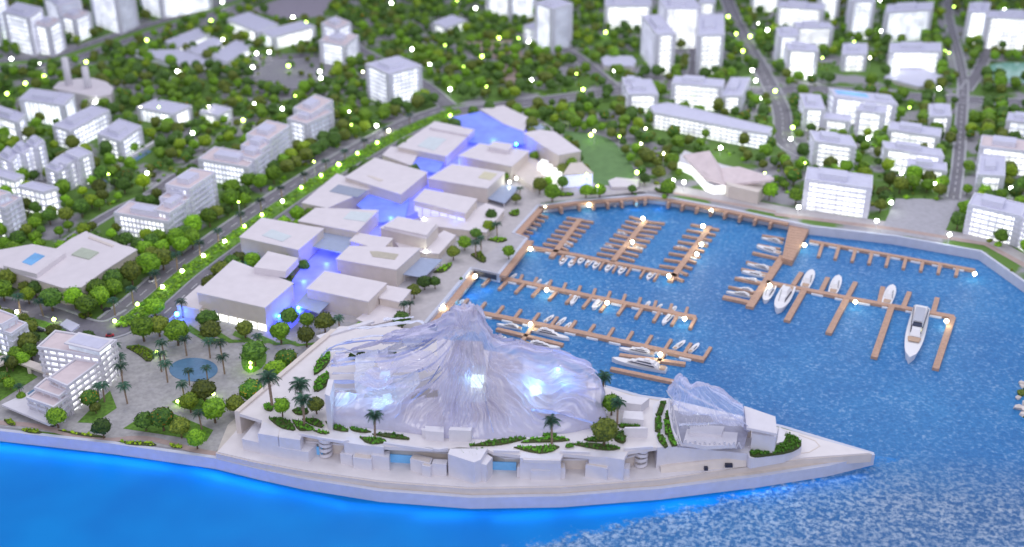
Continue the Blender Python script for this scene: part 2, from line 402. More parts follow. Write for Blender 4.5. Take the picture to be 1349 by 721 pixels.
patch('dark_plaza', [(330, 12), (380, -5), (440, -5), (425, 22), (370, 25)], mat('slate_paving', (.30, .27, .33), .8, .1, 2), .02)
patch('pink_terrace', [(610, 55), (680, 52), (690, 75), (640, 78)], track_m, .02); patch('pink_terrace', [(655, 85), (680, 85), (690, 118), (665, 112)], track_m, .022)
lawn_poly = patch('lawn', [(738, 172), (800, 178), (825, 205), (842, 236), (800, 246), (778, 242), (770, 215)], lawn2_m, .03, smooth_=2)
for pl in ([(162, 565), (184, 551), (230, 546), (281, 567), (272, 582), (215, 573)], [(102, 557), (135, 524), (145, 515), (154, 538), (125, 558)]):
    patch('plaza_lawn', pl, grass_m, .03)
patch('plaza_lawn', [(-120, 545), (-10, 535), (50, 497), (20, 478), (-120, 500)], grass_m, .03)
patch('plaza_bed', [(166, 456), (186, 454), (205, 464), (196, 478), (183, 466)], grass_m, .03, smooth_=1); patch('plaza_bed', [(318, 465), (352, 462), (350, 482), (330, 494), (318, 485)], grass_m, .03, smooth_=1)
patch('plaza_bed', [(226, 530), (240, 522), (262, 520), (288, 534), (270, 545), (240, 538)], grass_m, .034, smooth_=1)
for k in range(5):
    patch('mall_verge', [(250+k*30, 428+k*4), (276+k*30, 446+k*2), (300+k*30, 447+k*1), (300+k*30, 450+k), (272+k*30, 451+k*1.5), (246+k*30, 436+k*3)], grass_m, .032+k*.004)
el = [P(255+32*math.cos(a), 487.5+15.5*math.sin(a)) for a in np.linspace(0, 2*math.pi, 41)[:-1]]
mb = MB(); mb.prism([tuple(p[:2]) for p in el], LZ, LZ+.05); o = mb.build('plaza_pool', poolw); tag(o, 'round blue-grey pool set in the pale plaza among palms', 'pool')
FOOT.append(('pool', [tuple(p[:2]) for p in el]))
patch('pond', [(1290, 96), (1305, 84), (1340, 82), (1400, 88), (1400, 112), (1330, 110), (1300, 106)], pond_m, .03, smooth_=2)
FOOT.append(('x', PP([(1290, 96), (1305, 84), (1340, 82), (1400, 88), (1400, 112), (1330, 110)])))

# ================================================================== BUILDINGS
def quad(A, B, C, z):
    a, b, c = P(*A, z), P(*B, z), P(*C, z); d = a+c-b
    return [tuple(v[:2]) for v in (a, b, c, d)]
GL = [glow0, glow1, glow2, winter]
def add_block(root, poly, z0, z1, gl=(1, 1), roof=rooflav, fh=.85, wallm=None, pier=.7, ov=.10, parapet=True, unit=None):
    """storeys of glowing window bands between projecting floor slabs"""
    n = max(1, int(round((z1-z0)/fh))); f = (z1-z0)/n
    body = inset(poly, .16)
    g1 = MB()
    side = [gl[0], gl[1], 0, 0]+[gl[1]]*(len(poly)-4) if len(poly) >= 4 else [gl[0]]*len(poly)
    side = side[:len(poly)] if len(gl) == 2 else list(gl)
    for k in range(n):
        mb = MB(); mb.prism(body, z0+k*f, z0+(k+1)*f-.14, 0, side=side); mb.build('window_band', GL, root)
    sl = inset(poly, -ov)
    first = None
    for k in range(n):
        mb = MB(); mb.prism(sl, z0+(k+1)*f-.14, z0+(k+1)*f+(.0 if k < n-1 else .05)); ob = bpy.data.objects.new('floor_slab', mb.mesh('floor_slab', facade, root.location)); COL.objects.link(ob); ob.parent = root
    # upright piers between the bays
    mb = MB(); pr = inset(poly, .06)
    for i in range(min(3, len(pr)) if len(pr) == 4 else len(pr)):
        a = Vector(pr[i]); b_ = Vector(pr[(i+1) % len(pr)]); ln = (b_-a).length; m_ = max(1, int(ln/pier)); t = (b_-a)/max(ln, 1e-6); ang = math.atan2(t.y, t.x)
        for k in range(m_+1):
            q = a.lerp(b_, k/m_); mb.box((q.x, q.y, z0), (.10, .14, z1-z0-.02), ang)
    mb.build('piers', facade, root)
    if len(poly) == 4 and min((Vector(poly[0])-Vector(poly[1])).length, (Vector(poly[1])-Vector(poly[2])).length) > 2.0:
        for i in range(3):
            q = Vector(inset(poly, .26)[i]); d_ = Vector(poly[1])-Vector(poly[2]); mb = MB(); mb.box((q.x, q.y, z0), (.62, .62, z1-z0-.02), math.atan2(d_.y, d_.x)); mb.build('corner_wall', facade, root)
    mb = MB(); mb.prism(inset(poly, .08), z1+.05, z1+.11); mb.build('roof', roof, root)
    if parapet:
        mb = MB(); o_ = inset(poly, -.06); i_ = inset(poly, .07); m_ = len(poly)
        for k in range(m_):
            j = (k+1) % m_; mb.prism([o_[k], o_[j], i_[j], i_[k]], z1+.05, z1+.24)
        mb.build('parapet', facade, root)
    if unit:
        c = Vector((0, 0)); 
        A_, B_, C_, D_ = (Vector(p) for p in poly[:4])
        for (u0, u1, v0, v1, hh) in unit:
            f4 = lambda u, v: tuple(A_.lerp(B_, u).lerp(D_.lerp(C_, u), v))
            mb = MB(); mb.prism([f4(u0, v0), f4(u1, v0), f4(u1, v1), f4(u0, v1)], z1+.11, z1+hh, 0, top=1); mb.build('rooftop_room', [facade, rooflav], root)
def building(label, steps, cat='building', name='city_building', gl=(1, 1), roof=rooflav, fh=.85, unit='auto', group=None, **kw):
    q0 = quad(*steps[0][:3], hroof(steps[0][1][0], steps[0][1][1], steps[0][3]))
    c = sum((Vector(p) for p in q0), Vector((0, 0)))/4
    root = thing(name, label, cat, (c.x, c.y, LZ), group)
    for s_ in steps:
        A, B, C, yb = s_[:4]; o_ = s_[4] if len(s_) > 4 else {}
        z = hroof(B[0], B[1], yb); q = quad(A, B, C, z); FOOT.append(('b', inset(q, -.25)))
        u = o_.get('unit', unit)
        if u == 'auto':
            w1 = (Vector(q[1])-Vector(q[0])).length; w2 = (Vector(q[2])-Vector(q[1])).length
            u = [(.25, .75, .2, .62, .75)] if min(w1, w2) > 2.2 else None
        add_block(root, q, LZ, z, o_.get('gl', gl), o_.get('roof', roof), o_.get('fh', fh), unit=u, **kw)
        if o_.get('pool'):
            A_, B_, C_, D_ = (Vector(p) for p in q); f4 = lambda uu, v: tuple(A_.lerp(B_, uu).lerp(D_.lerp(C_, uu), v))
            mb = MB(); mb.prism([f4(.1, .08), f4(.55, .08), f4(.55, .6), f4(.1, .6)], z+.11, z+.16); mb.build('roof_pool', mat('roof_pool', (.2, .45, .8), .15, .1, 2, emit=(.3, .6, 1), estr=.3), root)
    return root
bl = building
bl('sliver of a pale tower cut by the left edge, top left', [((-40, -5), (-8, 0), (7, -8), 62)], gl=(1, 1))
bl('wide white tower with blue-lavender roof, first tower from the top left corner', [((4, 17), (38, 25), (56, 12), 74)], gl=(1, 1), fh=.75)
bl('shorter lit tower standing against the wide white tower at top left', [((44, 33), (64, 37), (81, 27), 75)], gl=(2, 1), roof=roofpink, fh=.75)
bl('pale tower behind the pink roofed block at the top left', [((58, -2), (76, 8), (106, 1), 48)], gl=(1, 0), fh=.75)
bl('block with a pink roof and a column of lights between two towers', [((80, 22), (98, 27), (119, 18), 56)], gl=(2, 1), roof=roofpink, fh=.75)
bl('large pale tower with a round glow at its foot, cut by the top edge', [((117, -16), (152, -4), (176, -14), 46)], gl=(1, 0), fh=.7)
bl('long white block cut by the top edge, left of the sheds', [((182, -18), (210, -10), (276, -22), 25)], gl=(1, 1), fh=.7)
bl('white hall with tall upright bays in front of the chimneys', [((26, 132), (84, 140), (98, 126), 168)], gl=(1, 1), fh=2.2)
bl('lit white block on the left edge below the columned hall', [((-20, 149), (23, 163), (33, 152), 190)], gl=(2, 1))
bl('long lit apartment block with bright roof strip below the columned hall', [((70, 167), (92, 174), (144, 147), 199)], gl=(1, 1), fh=.7)
bl('lit apartment block with a long pool on its right side', [((129, 178), (158, 188), (186, 168), 212)], gl=(2, 1), fh=.7)
bl('stepped white terraces climbing right beside the left edge', [((35, 189), (47, 196), (58, 187), 238), ((17, 197), (30, 205), (41, 195), 243), ((-2, 207), (13, 215), (25, 203), 250)], gl=(2, 1), fh=.6)
bl('curved white glowing terraces with three roof levels', [((87, 202), (104, 210), (121, 203), 246), ((72, 212), (88, 219), (100, 211), 251), ((60, 222), (76, 229), (90, 219), 256)], gl=(2, 2), fh=.6)
bl('small glowing box on the left edge above the pink roofed block', [((-12, 231), (19, 240), (31, 233), 264)], gl=(2, 1), fh=.7)
bl('low glowing apartment block with two bright window fields', [((25, 247), (58, 255), (76, 249), 287)], gl=(2, 2), fh=.7)
bl('pink roofed block on the left edge with blue-grey side', [((-30, 266), (6, 276), (28, 262), 316), ((-30, 254), (-2, 262), (14, 256), 312)], gl=(2, 0), roof=roofpink, fh=.65)
bl('L-shaped pink roofed office stepping up to the right', [((151, 282), (221, 294), (240, 279), 321), ((203, 278), (223, 283), (262, 257), 318), ((211, 262), (244, 267), (271, 247), 304), ((219, 245), (250, 251), (283, 229), 299)], gl=(2, 0), roof=roofpink, fh=.62, pier=.5)
bl('pink roofed office stepping up to a lavender top, behind the L-shaped one', [((262, 211), (326, 222), (346, 206), 249), ((312, 205), (336, 212), (357, 197), 244), ((318, 193), (344, 199), (366, 184), 236), ((325, 179), (355, 186), (382, 167), 228)], gl=(1, 0), roof=roofpink, fh=.62, pier=.5)
bl('two level pink and lavender block with lit corner beside the boulevard', [((379, 158), (404, 165), (438, 149), 195), ((387, 144), (410, 152), (438, 134), 188)], gl=(1, 0), roof=roofpink, fh=.7)
bl('flat roofed lit pavilion in the trees, the larger of two', [((181, 143), (228, 152), (252, 141), 168)], gl=(1, 2), fh=1.2, unit=None)
bl('small lit pavilion in the trees, the right hand one of two', [((264, 148), (287, 154), (305, 145), 166)], gl=(2, 2), fh=1.2, unit=None)
bl('low shed with a bright strip, leftmost of three parallel sheds', [((218, 56), (233, 64), (276, 46), 70)], 'shed', 'shed', gl=(0, 2), fh=1.2, unit=None)
bl('low shed with a soft lit wall, middle one of three parallel sheds', [((246, 66), (263, 73), (298, 57), 79)], 'shed', 'shed', gl=(0, 2), fh=1.2, unit=None)
bl('low shed with two warm lamps, rightmost of three parallel sheds', [((278, 75), (300, 83), (333, 62), 91)], 'shed', 'shed', gl=(0, 2), fh=1.2, unit=None)
bl('long low wedge roof in front of the three sheds', [((172, 68), (235, 87), (300, 86), 93)], 'shed', 'shed', gl=(0, 0), fh=1.6, unit=None)
bl('large lit hall with lavender roof, left of a pair', [((300, 27), (338, 43), (366, 33), 58)], 'hall', 'hall', gl=(2, 1), fh=1.6, unit=None)
bl('large lit hall with long cream wall, right of a pair', [((343, 43), (360, 50), (415, 36), 66)], 'hall', 'hall', gl=(1, 2), fh=1.6, unit=None)
bl('pink and lavender mid-rise tower above the car park', [((421, 55), (455, 62), (472, 48), 90), ((424, 32), (444, 40), (462, 31), 80)], gl=(1, 1), roof=roofpink, fh=.75)
bl('solitary pale cube tower in the woods above the boulevard', [((482, 86), (512, 99), (555, 88), 143)], gl=(1, 1), fh=.62)
bl('small lit pavilion alone in the woods near the top', [((570, 31), (588, 38), (614, 28), 49)], gl=(2, 2), fh=1.0, unit=None)
bl('bright tower cut by the top edge right of the woods', [((640, -14), (672, -6), (707, -12), 28)], gl=(2, 1), fh=.7)
bl('slim banded tower with a lamp on its roof', [((705, 5), (728, 13), (754, 6), 69)], gl=(1, 0), fh=.62)
bl('small bright annexe at the foot of the slim banded tower', [((690, 36), (703, 41), (716, 36), 62)], gl=(2, 2), fh=.8, unit=None)
bl('wide glowing block with lavender roof at top centre right', [((798, -6), (797, 9), (858, 9), 38)], gl=(1, 2), fh=.75)
bl('sharp cornered tower whose left side narrows to a lit edge', [((846, 22), (865, 47), (890, 46), 99)], gl=(1, 2), fh=.8)
bl('glowing slab block between the two white towers', [((868, 0), (876, 12), (924, 12), 64)], gl=(1, 2), fh=.62)
bl('white glowing tower beside the lamp lined road', [((921, 21), (920, 48), (954, 47), 98)], gl=(1, 2), fh=.8)
bl('narrow lit block behind the tower beside the lamp lined road', [((923, -10), (921, 5), (942, 5), 34)], gl=(1, 2), fh=.8)
bl('bright flat roofed block above the long bowed building', [((889, 102), (885, 111), (951, 116), 142), ((963, 104), (951, 128), (977, 128), 149)], gl=(1, 2), fh=.65)
bl('small white block at the left end of the long bowed building', [((820, 106), (828, 126), (867, 126), 150), ((820, 104), (822, 113), (846, 113), 140)], gl=(1, 2), fh=.8)
bl('white block cut by the top edge right of the lamp lined road', [((992, -16), (990, -6), (1028, -6), 16)], gl=(1, 2), fh=.75)
bl('wide white glowing block, uppermost of the stack right of the lamp lined road', [((1028, 3), (1024, 10), (1084, 14), 38)], gl=(1, 2), fh=.75)
bl('gridded lit block in the middle of the stack of blocks', [((1045, 31), (1050, 38), (1098, 38), 66)], gl=(1, 2), fh=.62, pier=.5)
bl('low left wing with a lavender roof below the gridded block', [((1023, 38), (1026, 49), (1053, 49), 88)], gl=(1, 2), fh=.62, pier=.5)
bl('block with tall white window columns, lowest of the stack', [((1035, 58), (1038, 67), (1078, 69), 104)], gl=(1, 2), fh=2.0, pier=.9)
bl('white tower cut by the top edge above the avenue of trees', [((1079, -12), (1079, -3), (1106, -3), 26)], gl=(1, 2))
bl('banded lavender tower left of the wide grey banded block', [((1119, -8), (1122, 3), (1153, 3), 52)], gl=(0, 1), fh=.75)
bl('wide grey banded block with a lavender roof room', [((1169, 8), (1166, 18), (1228, 14), 56)], gl=(0, 1), fh=.6)
bl('small lit cube with one bright band', [((1111, 59), (1110, 73), (1142, 73), 94)], gl=(1, 2), fh=.9)
bl('lit block with two lavender roof ends above the tent roof', [((1173, 58), (1172, 69), (1240, 69), 96)], gl=(1, 2), fh=.8)
bl('slim tower with a glowing white front near the top right corner', [((1278, 5), (1275, 17), (1302, 17), 58)], gl=(0, 3), fh=.7)
bl('wide glowing block at the top right corner', [((1304, 16), (1300, 24), (1375, 26), 64)], gl=(1, 2), fh=.7)
bl('large block with a bright blue roof pool', [((1092, 118), (1100, 129), (1182, 139), 160, {'pool': 1})], gl=(1, 2), unit=[(.4, .7, .7, .9, .6)])
bl('lavender topped block left of the roof pool block', [((1054, 125), (1060, 144), (1087, 146), 172)], gl=(1, 2), fh=.75)
bl('low lit link block between two courtyard blocks', [((1088, 150), (1085, 158), (1119, 162), 177)], gl=(1, 2), unit=None)
bl('glowing cube in front of the roof pool block', [((1133, 138), (1129, 147), (1165, 151), 178)], gl=(1, 2), fh=.8)
bl('wide glowing block with recessed roof above the waterfront block', [((1067, 174), (1074, 188), (1128, 195), 223)], gl=(1, 2), fh=.65)
bl('long glowing block, upper one of the terrace row beside the avenue', [((1173, 162), (1170, 172), (1238, 182), 194)], gl=(1, 2))
bl('small lavender roofed tower at the right end of the terrace row', [((1224, 139), (1225, 155), (1253, 155), 176)], gl=(1, 2))
bl('long glowing block, middle one of the terrace row beside the avenue', [((1163, 188), (1166, 197), (1243, 208), 223)], gl=(1, 2))
bl('short bright block, lowest of the terrace row beside the avenue', [((1196, 211), (1196, 221), (1247, 227), 240)], gl=(1, 2))
bl('pale block on the right edge beyond the avenue, farthest of four', [((1329, 150), (1326, 160), (1368, 165), 182)], gl=(1, 1))
bl('lit block with a pink roof on the right edge beyond the avenue', [((1294, 180), (1291, 194), (1365, 203), 224)], gl=(1, 2), roof=roofpink)
bl('narrow lavender topped tower right of the avenue', [((1291, 206), (1289, 232), (1323, 234), 258)], gl=(1, 2))
bl('glowing waterfront block with stacked white balconies beside the round trees', [((1064, 222), (1061, 238), (1148, 250), 276)], gl=(1, 2), fh=.6)
bl('bright waterfront block with curved balconies at the right edge', [((1284, 256), (1276, 271), (1345, 287), 308), ((1350, 270), (1345, 288), (1400, 322), 325)], gl=(1, 2), fh=.6)
bl('white block partly seen behind the left end of the resort garden', [((-30, 418), (2, 430), (22, 419), 470), ((-20, 430), (15, 442), (35, 428), 473)], gl=(1, 0), roof=roofpink, fh=.62)

# polygonal ones
def poly_building(label, pts, ref, z0=LZ, gl=None, roof=rooflav, name='city_building', cat='building', fh=.8, wallmat=None, extra=None, plain=False, sm=0):
    z = hroof(*ref, z0) if z0 == LZ else ref
    ln = PP(pts, z)
    if sm: ln = smooth_line(ln+[ln[0]], sm)[:-1]
    c = sum((Vector(p) for p in ln), Vector((0, 0)))/len(ln)
    root = thing(name, label, cat, (c.x, c.y, z0)); FOOT.append(('b', inset(ln, -.2)))
    if plain:
        mb = MB(); mb.prism(ln, z0, z-.12); mb.build('wall', wallmat or mallw, root)
        mb = MB(); mb.prism(inset(ln, -.06), z-.12, z); mb.build('roof', roof, root)
    else: add_block(root, ln, z0, z, gl or [1]*len(ln), roof, fh)
    return root, z, ln
poly_building('long bowed white building with a blue roof strip facing the wedge museum', [(856, 141), (880, 137), (928, 148), (975, 160), (1017, 170), (1012, 178), (965, 170), (915, 160), (862, 150)], (1012, 178, 198), gl=[0, 0, 0, 0, 1, 1, 2, 2, 2], fh=.5)
rt, z, ln = poly_building('big low flat roofed hall with sawtooth edge at the left', [(-40, 342), (0, 352), (45, 367), (83, 379), (107, 378), (136, 357), (180, 329), (170, 325), (160, 323), (146, 317), (132, 313), (113, 305), (95, 314), (74, 328), (42, 322), (-20, 345 - 12)], (95, 379, 402), plain=True, roof=mallw, wallmat=cream)
for pts, hh, mm, nm in (([(4, 350), (42, 323), (86, 333), (48, 361)], .55, mallw, 'raised_roof'), ([(29, 345), (46, 333), (59, 337), (41, 349)], .62, glassb, 'skylight'), ([(94, 335), (108, 326), (130, 332), (117, 341)], .14, mat('skylight_green', (.45, .5, .4), .4), 'skylight'), ([(118, 311), (150, 323), (148, 325), (116, 313)], .1, cream, 'roof_slot')):
    mb = MB(); mb.prism(PP(pts, z+hh), z+.002, z+hh); mb.build(nm, mm, rt)
# power station with chimneys
rt, z, ln = poly_building('low rounded works building carrying two tall chimneys', [(70, 116), (98, 122), (128, 128), (146, 124), (149, 116), (140, 108), (122, 103), (100, 104), (78, 108)], (128, 128, 144), plain=True, roof=mallw, name='works_building', sm=0)
for x, yt, yb in ((91, 76, 112), (116, 88, 116)):
    c = P(x, yb, z); mb = MB(); mb.bar((c.x, c.y, z-.5), (c.x, c.y, zat(c.y, yt)), .55, 12, .48); mb.build('chimney', white, rt, True)
# tent roof
rt, z, ln = poly_building('low pale pitched roof like a tent above the roof pool block', [(1165, 102), (1176, 94), (1196, 88), (1220, 92), (1244, 100), (1242, 110), (1210, 114)], (1210, 114, 119), plain=True, roof=rooflav, name='tent_hall', cat='hall')
rt, z, ln = poly_building('low lavender canopy over two lamps beside the trees', [(792, 77), (800, 73), (832, 74), (838, 80), (834, 87), (796, 86)], (834, 87, 94), plain=True, roof=rooflav, name='canopy_pavilion', cat='pavilion')
rt, z, ln = poly_building('small flat white kiosk on the marina promenade', [(802, 238), (812, 234), (842, 237), (840, 246), (806, 246)], (806, 246, 250), plain=True, roof=mallw, name='kiosk', cat='kiosk')
# wedge museum
root = thing('wedge_museum', 'folded pink roof museum with a glowing white wall by the marina', 'museum', P(950, 245))
C_ = lambda x, y: crop(860, 180, 5.621, [(x, y)])[0]
def pz(x, y, z): q = C_(x, y); return P(*q, z)
za = LZ
FOOT.append(('b', PP([(882, 212), (935, 196), (1022, 236), (1005, 262), (940, 258), (900, 235)])))
mb = MB()
top = [pz(225, 135, 4.9), pz(420, 105, 5.2), pz(505, 230, 3.6), pz(530, 345, 2.7), pz(385, 305, 2.9)]
mb.face(top); mb.face([v-Vector((0, 0, .3)) for v in top][::-1])
for k in range(5): a, b_ = top[k], top[(k+1) % 5]; mb.face([a, b_, b_-Vector((0, 0, .3)), a-Vector((0, 0, .3))])
mb.build('roof', roofpink, root)
mb = MB(); top = [pz(505, 232, 3.65), pz(640, 222, 3.9), pz(900, 305, 4.2), pz(880, 322, 4.1), pz(600, 348, 2.9), pz(530, 347, 2.75)]
mb.face(top); mb.face([v-Vector((0, 0, .3)) for v in top][::-1])
for k in range(6): a, b_ = top[k], top[(k+1) % 6]; mb.face([a, b_, b_-Vector((0, 0, .3)), a-Vector((0, 0, .3))])
mb.build('roof', roofpink, root)
mb = MB(); wl = [pz(160, 200, 0)]
gp = [C_(155, 230), C_(290, 290), C_(390, 405), C_(450, 428), C_(560, 425), C_(700, 460), C_(770, 462)]; gp2 = [C_(880, 330), C_(520, 250), C_(230, 140)]
gw = PP(gp); gw2 = PP(gp2)
mb = MB()
zt = [2.3, 2.6, 2.5, 2.4, 2.6, 2.3, 2.1]
for k in range(6):
    a, b_ = gw[k], gw[k+1]; mb.face([(a[0], a[1], LZ), (b_[0], b_[1], LZ), (b_[0], b_[1], zt[k+1]), (a[0], a[1], zt[k])])
mb.build('glowing_wall', flat_emit('museum_glow', (.95, 1, .97), 1.25), root)
mb = MB(); mb.prism(inset(gw+gw2, .1), LZ, LZ+.8); mb.build('base', white, root)
mb = MB(); mb.prism([tuple(p[:2]) for p in (pz(500, 300, 2.6), pz(880, 330, 2.6), pz(780, 430, 2.6), pz(560, 380, 2.6))], LZ, 2.9); mb.build('wall', cream, root)

# ------------------------------------------------------------------ shopping mall of plain blocks
mallblk = [
 ('large front block of the mall with a lit gap at its foot', [(260, 385), (307, 343), (386, 373), (349, 405)], (349, 405, 437)),
 ('low step at the left foot of the large front mall block', [(233, 402), (263, 376), (285, 384), (262, 407)], (262, 407, 422)),
 ('mall block with a square skylight behind the large front block', [(316, 312), (345, 287), (426, 301), (393, 329)], (393, 329, 359)),
 ('mall block with a long pale roof light, third row', [(393, 291), (416, 274), (498, 277), (470, 305)], (470, 305, 332)),
 ('mall block with a grey glass roof panel on the boulevard side', [(398, 267), (444, 229), (492, 247), (431, 274)], (431, 274, 292)),
 ('broad mall block with a small roof slot, above the grey panel block', [(455, 233), (494, 208), (563, 227), (528, 256)], (528, 256, 280)),
 ('small box block between two broad mall blocks', [(504, 204), (515, 193), (552, 200), (542, 218)], (542, 218, 232)),
 ('mall block with a frosted square roof light, near the back', [(524, 193), (573, 160), (625, 171), (588, 206)], (588, 206, 226)),
 ('angular mall block at the very back', [(633, 144), (663, 139), (696, 155), (690, 173), (664, 163)], (690, 173, 186)),
 ('mall block beside the blue canopy with a raised box', [(604, 205), (632, 189), (697, 199), (674, 219)], (674, 219, 240)),
 ('mall block with a yellowish roof well', [(564, 235), (596, 216), (665, 227), (642, 248)], (642, 248, 268)),
 ('mall block with a flat raised roof above the lit shopfront', [(545, 264), (560, 249), (628, 262), (613, 281)], (613, 281, 302)),
 ('tall mall block at the right end near the lawn', [(690, 175), (712, 171), (731, 174), (765, 199), (736, 204), (712, 190)], (736, 204, 230)),
 ('small upper mall block left of the recessed roof block', [(461, 317), (471, 307), (517, 314), (503, 329)], (503, 329, 352)),
 ('mall block with a recessed roof well at its middle', [(443, 341), (461, 324), (553, 327), (522, 355)], (522, 355, 379)),
 ('mall block with overhanging roof above the marina walk', [(501, 300), (522, 287), (577, 297), (561, 314)], (561, 314, 338)),
 ('front right mall block facing the glass mountain', [(404, 380), (428, 357), (509, 373), (485, 397)], (485, 397, 421)),
 ('small low mall block at the right end of the front row', [(500, 392), (509, 376), (541, 382), (528, 398)], (528, 398, 414)),
]
MROOT = {}
for lab, pts, ref in mallblk: MROOT[lab] = poly_building(lab, pts, ref, plain=True, roof=mallw, wallmat=cream, name='mall_block', cat='mall block')
for lb, pts, ref in (('low pale base wing in front of the recessed roof block', [(520, 318), (560, 322), (585, 304), (600, 310), (578, 334), (530, 330)], (578, 334, 343)), ('low pale wing below the raised roof mall block', [(552, 285), (612, 285), (640, 268), (664, 276), (640, 306), (560, 296)], (640, 306, 316)), ('low pale wing right of the front right mall block', [(470, 420), (500, 400), (540, 400), (530, 418), (490, 428)], (490, 428, 434))):
    poly_building(lb, pts, ref, plain=True, roof=mallw, wallmat=cream, name='mall_block', cat='mall block')
def top_on(i, pts, hh, m, nm, low=0):
    rt, z, ln = MROOT[mallblk[i][0]]; mb = MB(); mb.prism(PP(pts, z+hh), z+.003, z+hh); return mb.build(nm, m, rt)
frost = mat('frosted_skylight', (.62, .68, .72), .3, .05, 2); gpan = mat('grey_glass_panel', (.30, .34, .45), .2, .06, 2)
top_on(0, [(334, 352), (353, 331), (393, 340), (376, 358)], .75, mallw, 'roof_box')
top_on(2, [(345, 310), (358, 302), (384, 311), (372, 318)], .06, frost, 'skylight')
top_on(3, [(452, 288), (462, 278), (492, 281), (482, 292)], .06, frost, 'skylight')
top_on(4, [(434, 252), (446, 243), (484, 251), (471, 260)], .06, gpan, 'skylight')
top_on(5, [(483, 231), (490, 232), (505, 237), (500, 239)], .05, cream, 'roof_slot')
top_on(7, [(550, 192), (566, 180), (588, 183), (572, 198)], .06, frost, 'skylight')
top_on(7, [(566, 168), (573, 160), (625, 171), (618, 178)], .35, mallw, 'roof_step')
top_on(9, [(643, 193), (650, 186), (676, 190), (670, 198)], .6, mallw, 'roof_box')
top_on(10, [(630, 234), (638, 226), (655, 229), (646, 237)], .06, mat('yellow_well', (.62, .58, .42), .5), 'roof_well')
top_on(14, [(487, 331), (497, 331), (525, 335), (520, 342), (491, 338)], .05, mat('roof_well_beige', (.48, .44, .36), .5), 'roof_well')
top_on(15, [(506, 298), (524, 285), (575, 295), (562, 310)], .3, mallw, 'raised_roof')
# shopfront glows
def glow_box(root, pts, z0, z1, m, nm='lit_shopfront'):
    mb = MB(); mb.prism(PP(pts, z0), z0, z1); return mb.build(nm, m, root)
shop = flat_emit('shop_glow', (.97, 1, .9), 1.7)
rt0 = MROOT[mallblk[0][0]]
def front_lights(i, a, b_, z0, z1, m=shop, nm='lit_shopfront'):
    rt = MROOT[mallblk[i][0]][0]; ln = MROOT[mallblk[i][0]][2]
    A_ = Vector(ln[a]); B_ = Vector(ln[b_]); d = (B_-A_).normalized(); nn = Vector((d.y, -d.x)); c = sum((Vector(p) for p in ln), Vector((0, 0)))/len(ln)
    if nn.dot(A_-c) < 0: nn = -nn
    n = max(2, int((B_-A_).length/1.1)); 
    for k in range(n):
        u = A_.lerp(B_, (k+.08)/n); v = A_.lerp(B_, (k+.92)/n)
        mb = MB(); mb.prism([tuple(u-nn*.1), tuple(v-nn*.1), tuple(v+nn*.05), tuple(u+nn*.05)], z0, z1); mb.build(nm, m, rt)
front_lights(0, 0, 3, LZ+.03, LZ+.75); front_lights(11, 0, 3, LZ+.1, LZ+1.3, flat_emit('violet_shop', (.35, .35, 1), .9)); front_lights(15, 2, 3, LZ+.1, LZ+.8)
front_lights(13, 0, 3, LZ+.1, LZ+.6, flat_emit('blue_shop', (.25, .25, 1), .8)); front_lights(11, 2, 3, LZ+.1, LZ+.7)
# lit stair and porch near the lawn
o = thing('lit_staircase', 'row of bright white slanting roof lights between the last mall blocks', 'roof lights', P(722, 222, LZ))
for k in range(4):
    a = P(713+k*6, 214+k*5, 3.0); mb = MB(); mb.prism([(a.x-.5, a.y-.5), (a.x+.35, a.y-1.1), (a.x+.9, a.y+.5), (a.x+.1, a.y+1.1)], LZ, 3.0); mb.build('roof_light', flat_emit('stair_glow', (1, 1, .9), .9), o)
poly_building('low cream roof sloping beside the lit roof lights', [(676, 228), (700, 207), (737, 229), (703, 246)], (703, 246, 254), plain=True, roof=cream, wallmat=cream, name='mall_block', cat='mall block')
rt, z, ln = poly_building('entrance porch with violet light at the right end of the mall', [(742, 230), (752, 215), (766, 214), (781, 228)], (742, 230, 247), plain=True, roof=cream, wallmat=flat_emit('porch_glow', (.55, .6, 1), .8), name='mall_porch', cat='porch')
# glass canopies
cano = mat('canopy_glass', (.34, .40, .56), .15, .05, 2)
def canopy(lab, pts, ref, m=cano):
    z = hroof(*ref); ln = PP(pts, z); c = sum((Vector(p) for p in ln), Vector((0, 0)))/len(ln); root = thing('glass_canopy', lab, 'canopy', (c.x, c.y, LZ)); FOOT.append(('b', ln))
    mb = MB(); mb.prism(ln, z-.08, z); mb.build('glass_sheet', m, root)
    mb = MB()
    for p in inset(ln, .2): mb.bar((p[0], p[1], LZ), (p[0], p[1], z-.08), .06)
    mb.build('posts', white, root)
glowcan = mat('blue_lit_canopy', (.18, .24, .75), .25, .1, .8, emit=(.08, .16, 1), estr=.55)
canopy('grey glass canopy between the skylight block and the recessed block', [(407, 324), (425, 301), (475, 306), (452, 334)], (452, 334, 352))
canopy('grey glass canopy under the front right mall block', [(388, 402), (405, 384), (440, 392), (420, 413)], (420, 413, 424))
canopy('grey glass canopy over the marina walk', [(529, 361), (551, 339), (583, 342), (558, 366)], (558, 366, 376))
canopy('pale glass canopy at the side of the yellow well block', [(637, 260), (658, 244), (685, 246), (665, 268)], (665, 268, 274))
canopy('large blue glowing canopy at the back of the mall', [(581, 158), (633, 147), (664, 163), (688, 166), (692, 190), (640, 190), (610, 186), (625, 171)], (640, 190, 202), glowcan)
canopy('blue glowing canopy between the frosted skylight block and the broad block', [(540, 222), (556, 200), (588, 207), (577, 228)], (577, 228, 240), glowcan)
canopy('blue glowing canopy in the centre of the mall', [(470, 270), (492, 250), (540, 260), (533, 290), (500, 293)], (500, 293, 304), glowcan)
canopy('thin grey canopy behind the tall right end block', [(697, 167), (708, 161), (727, 173), (712, 172)], (712, 172, 184))
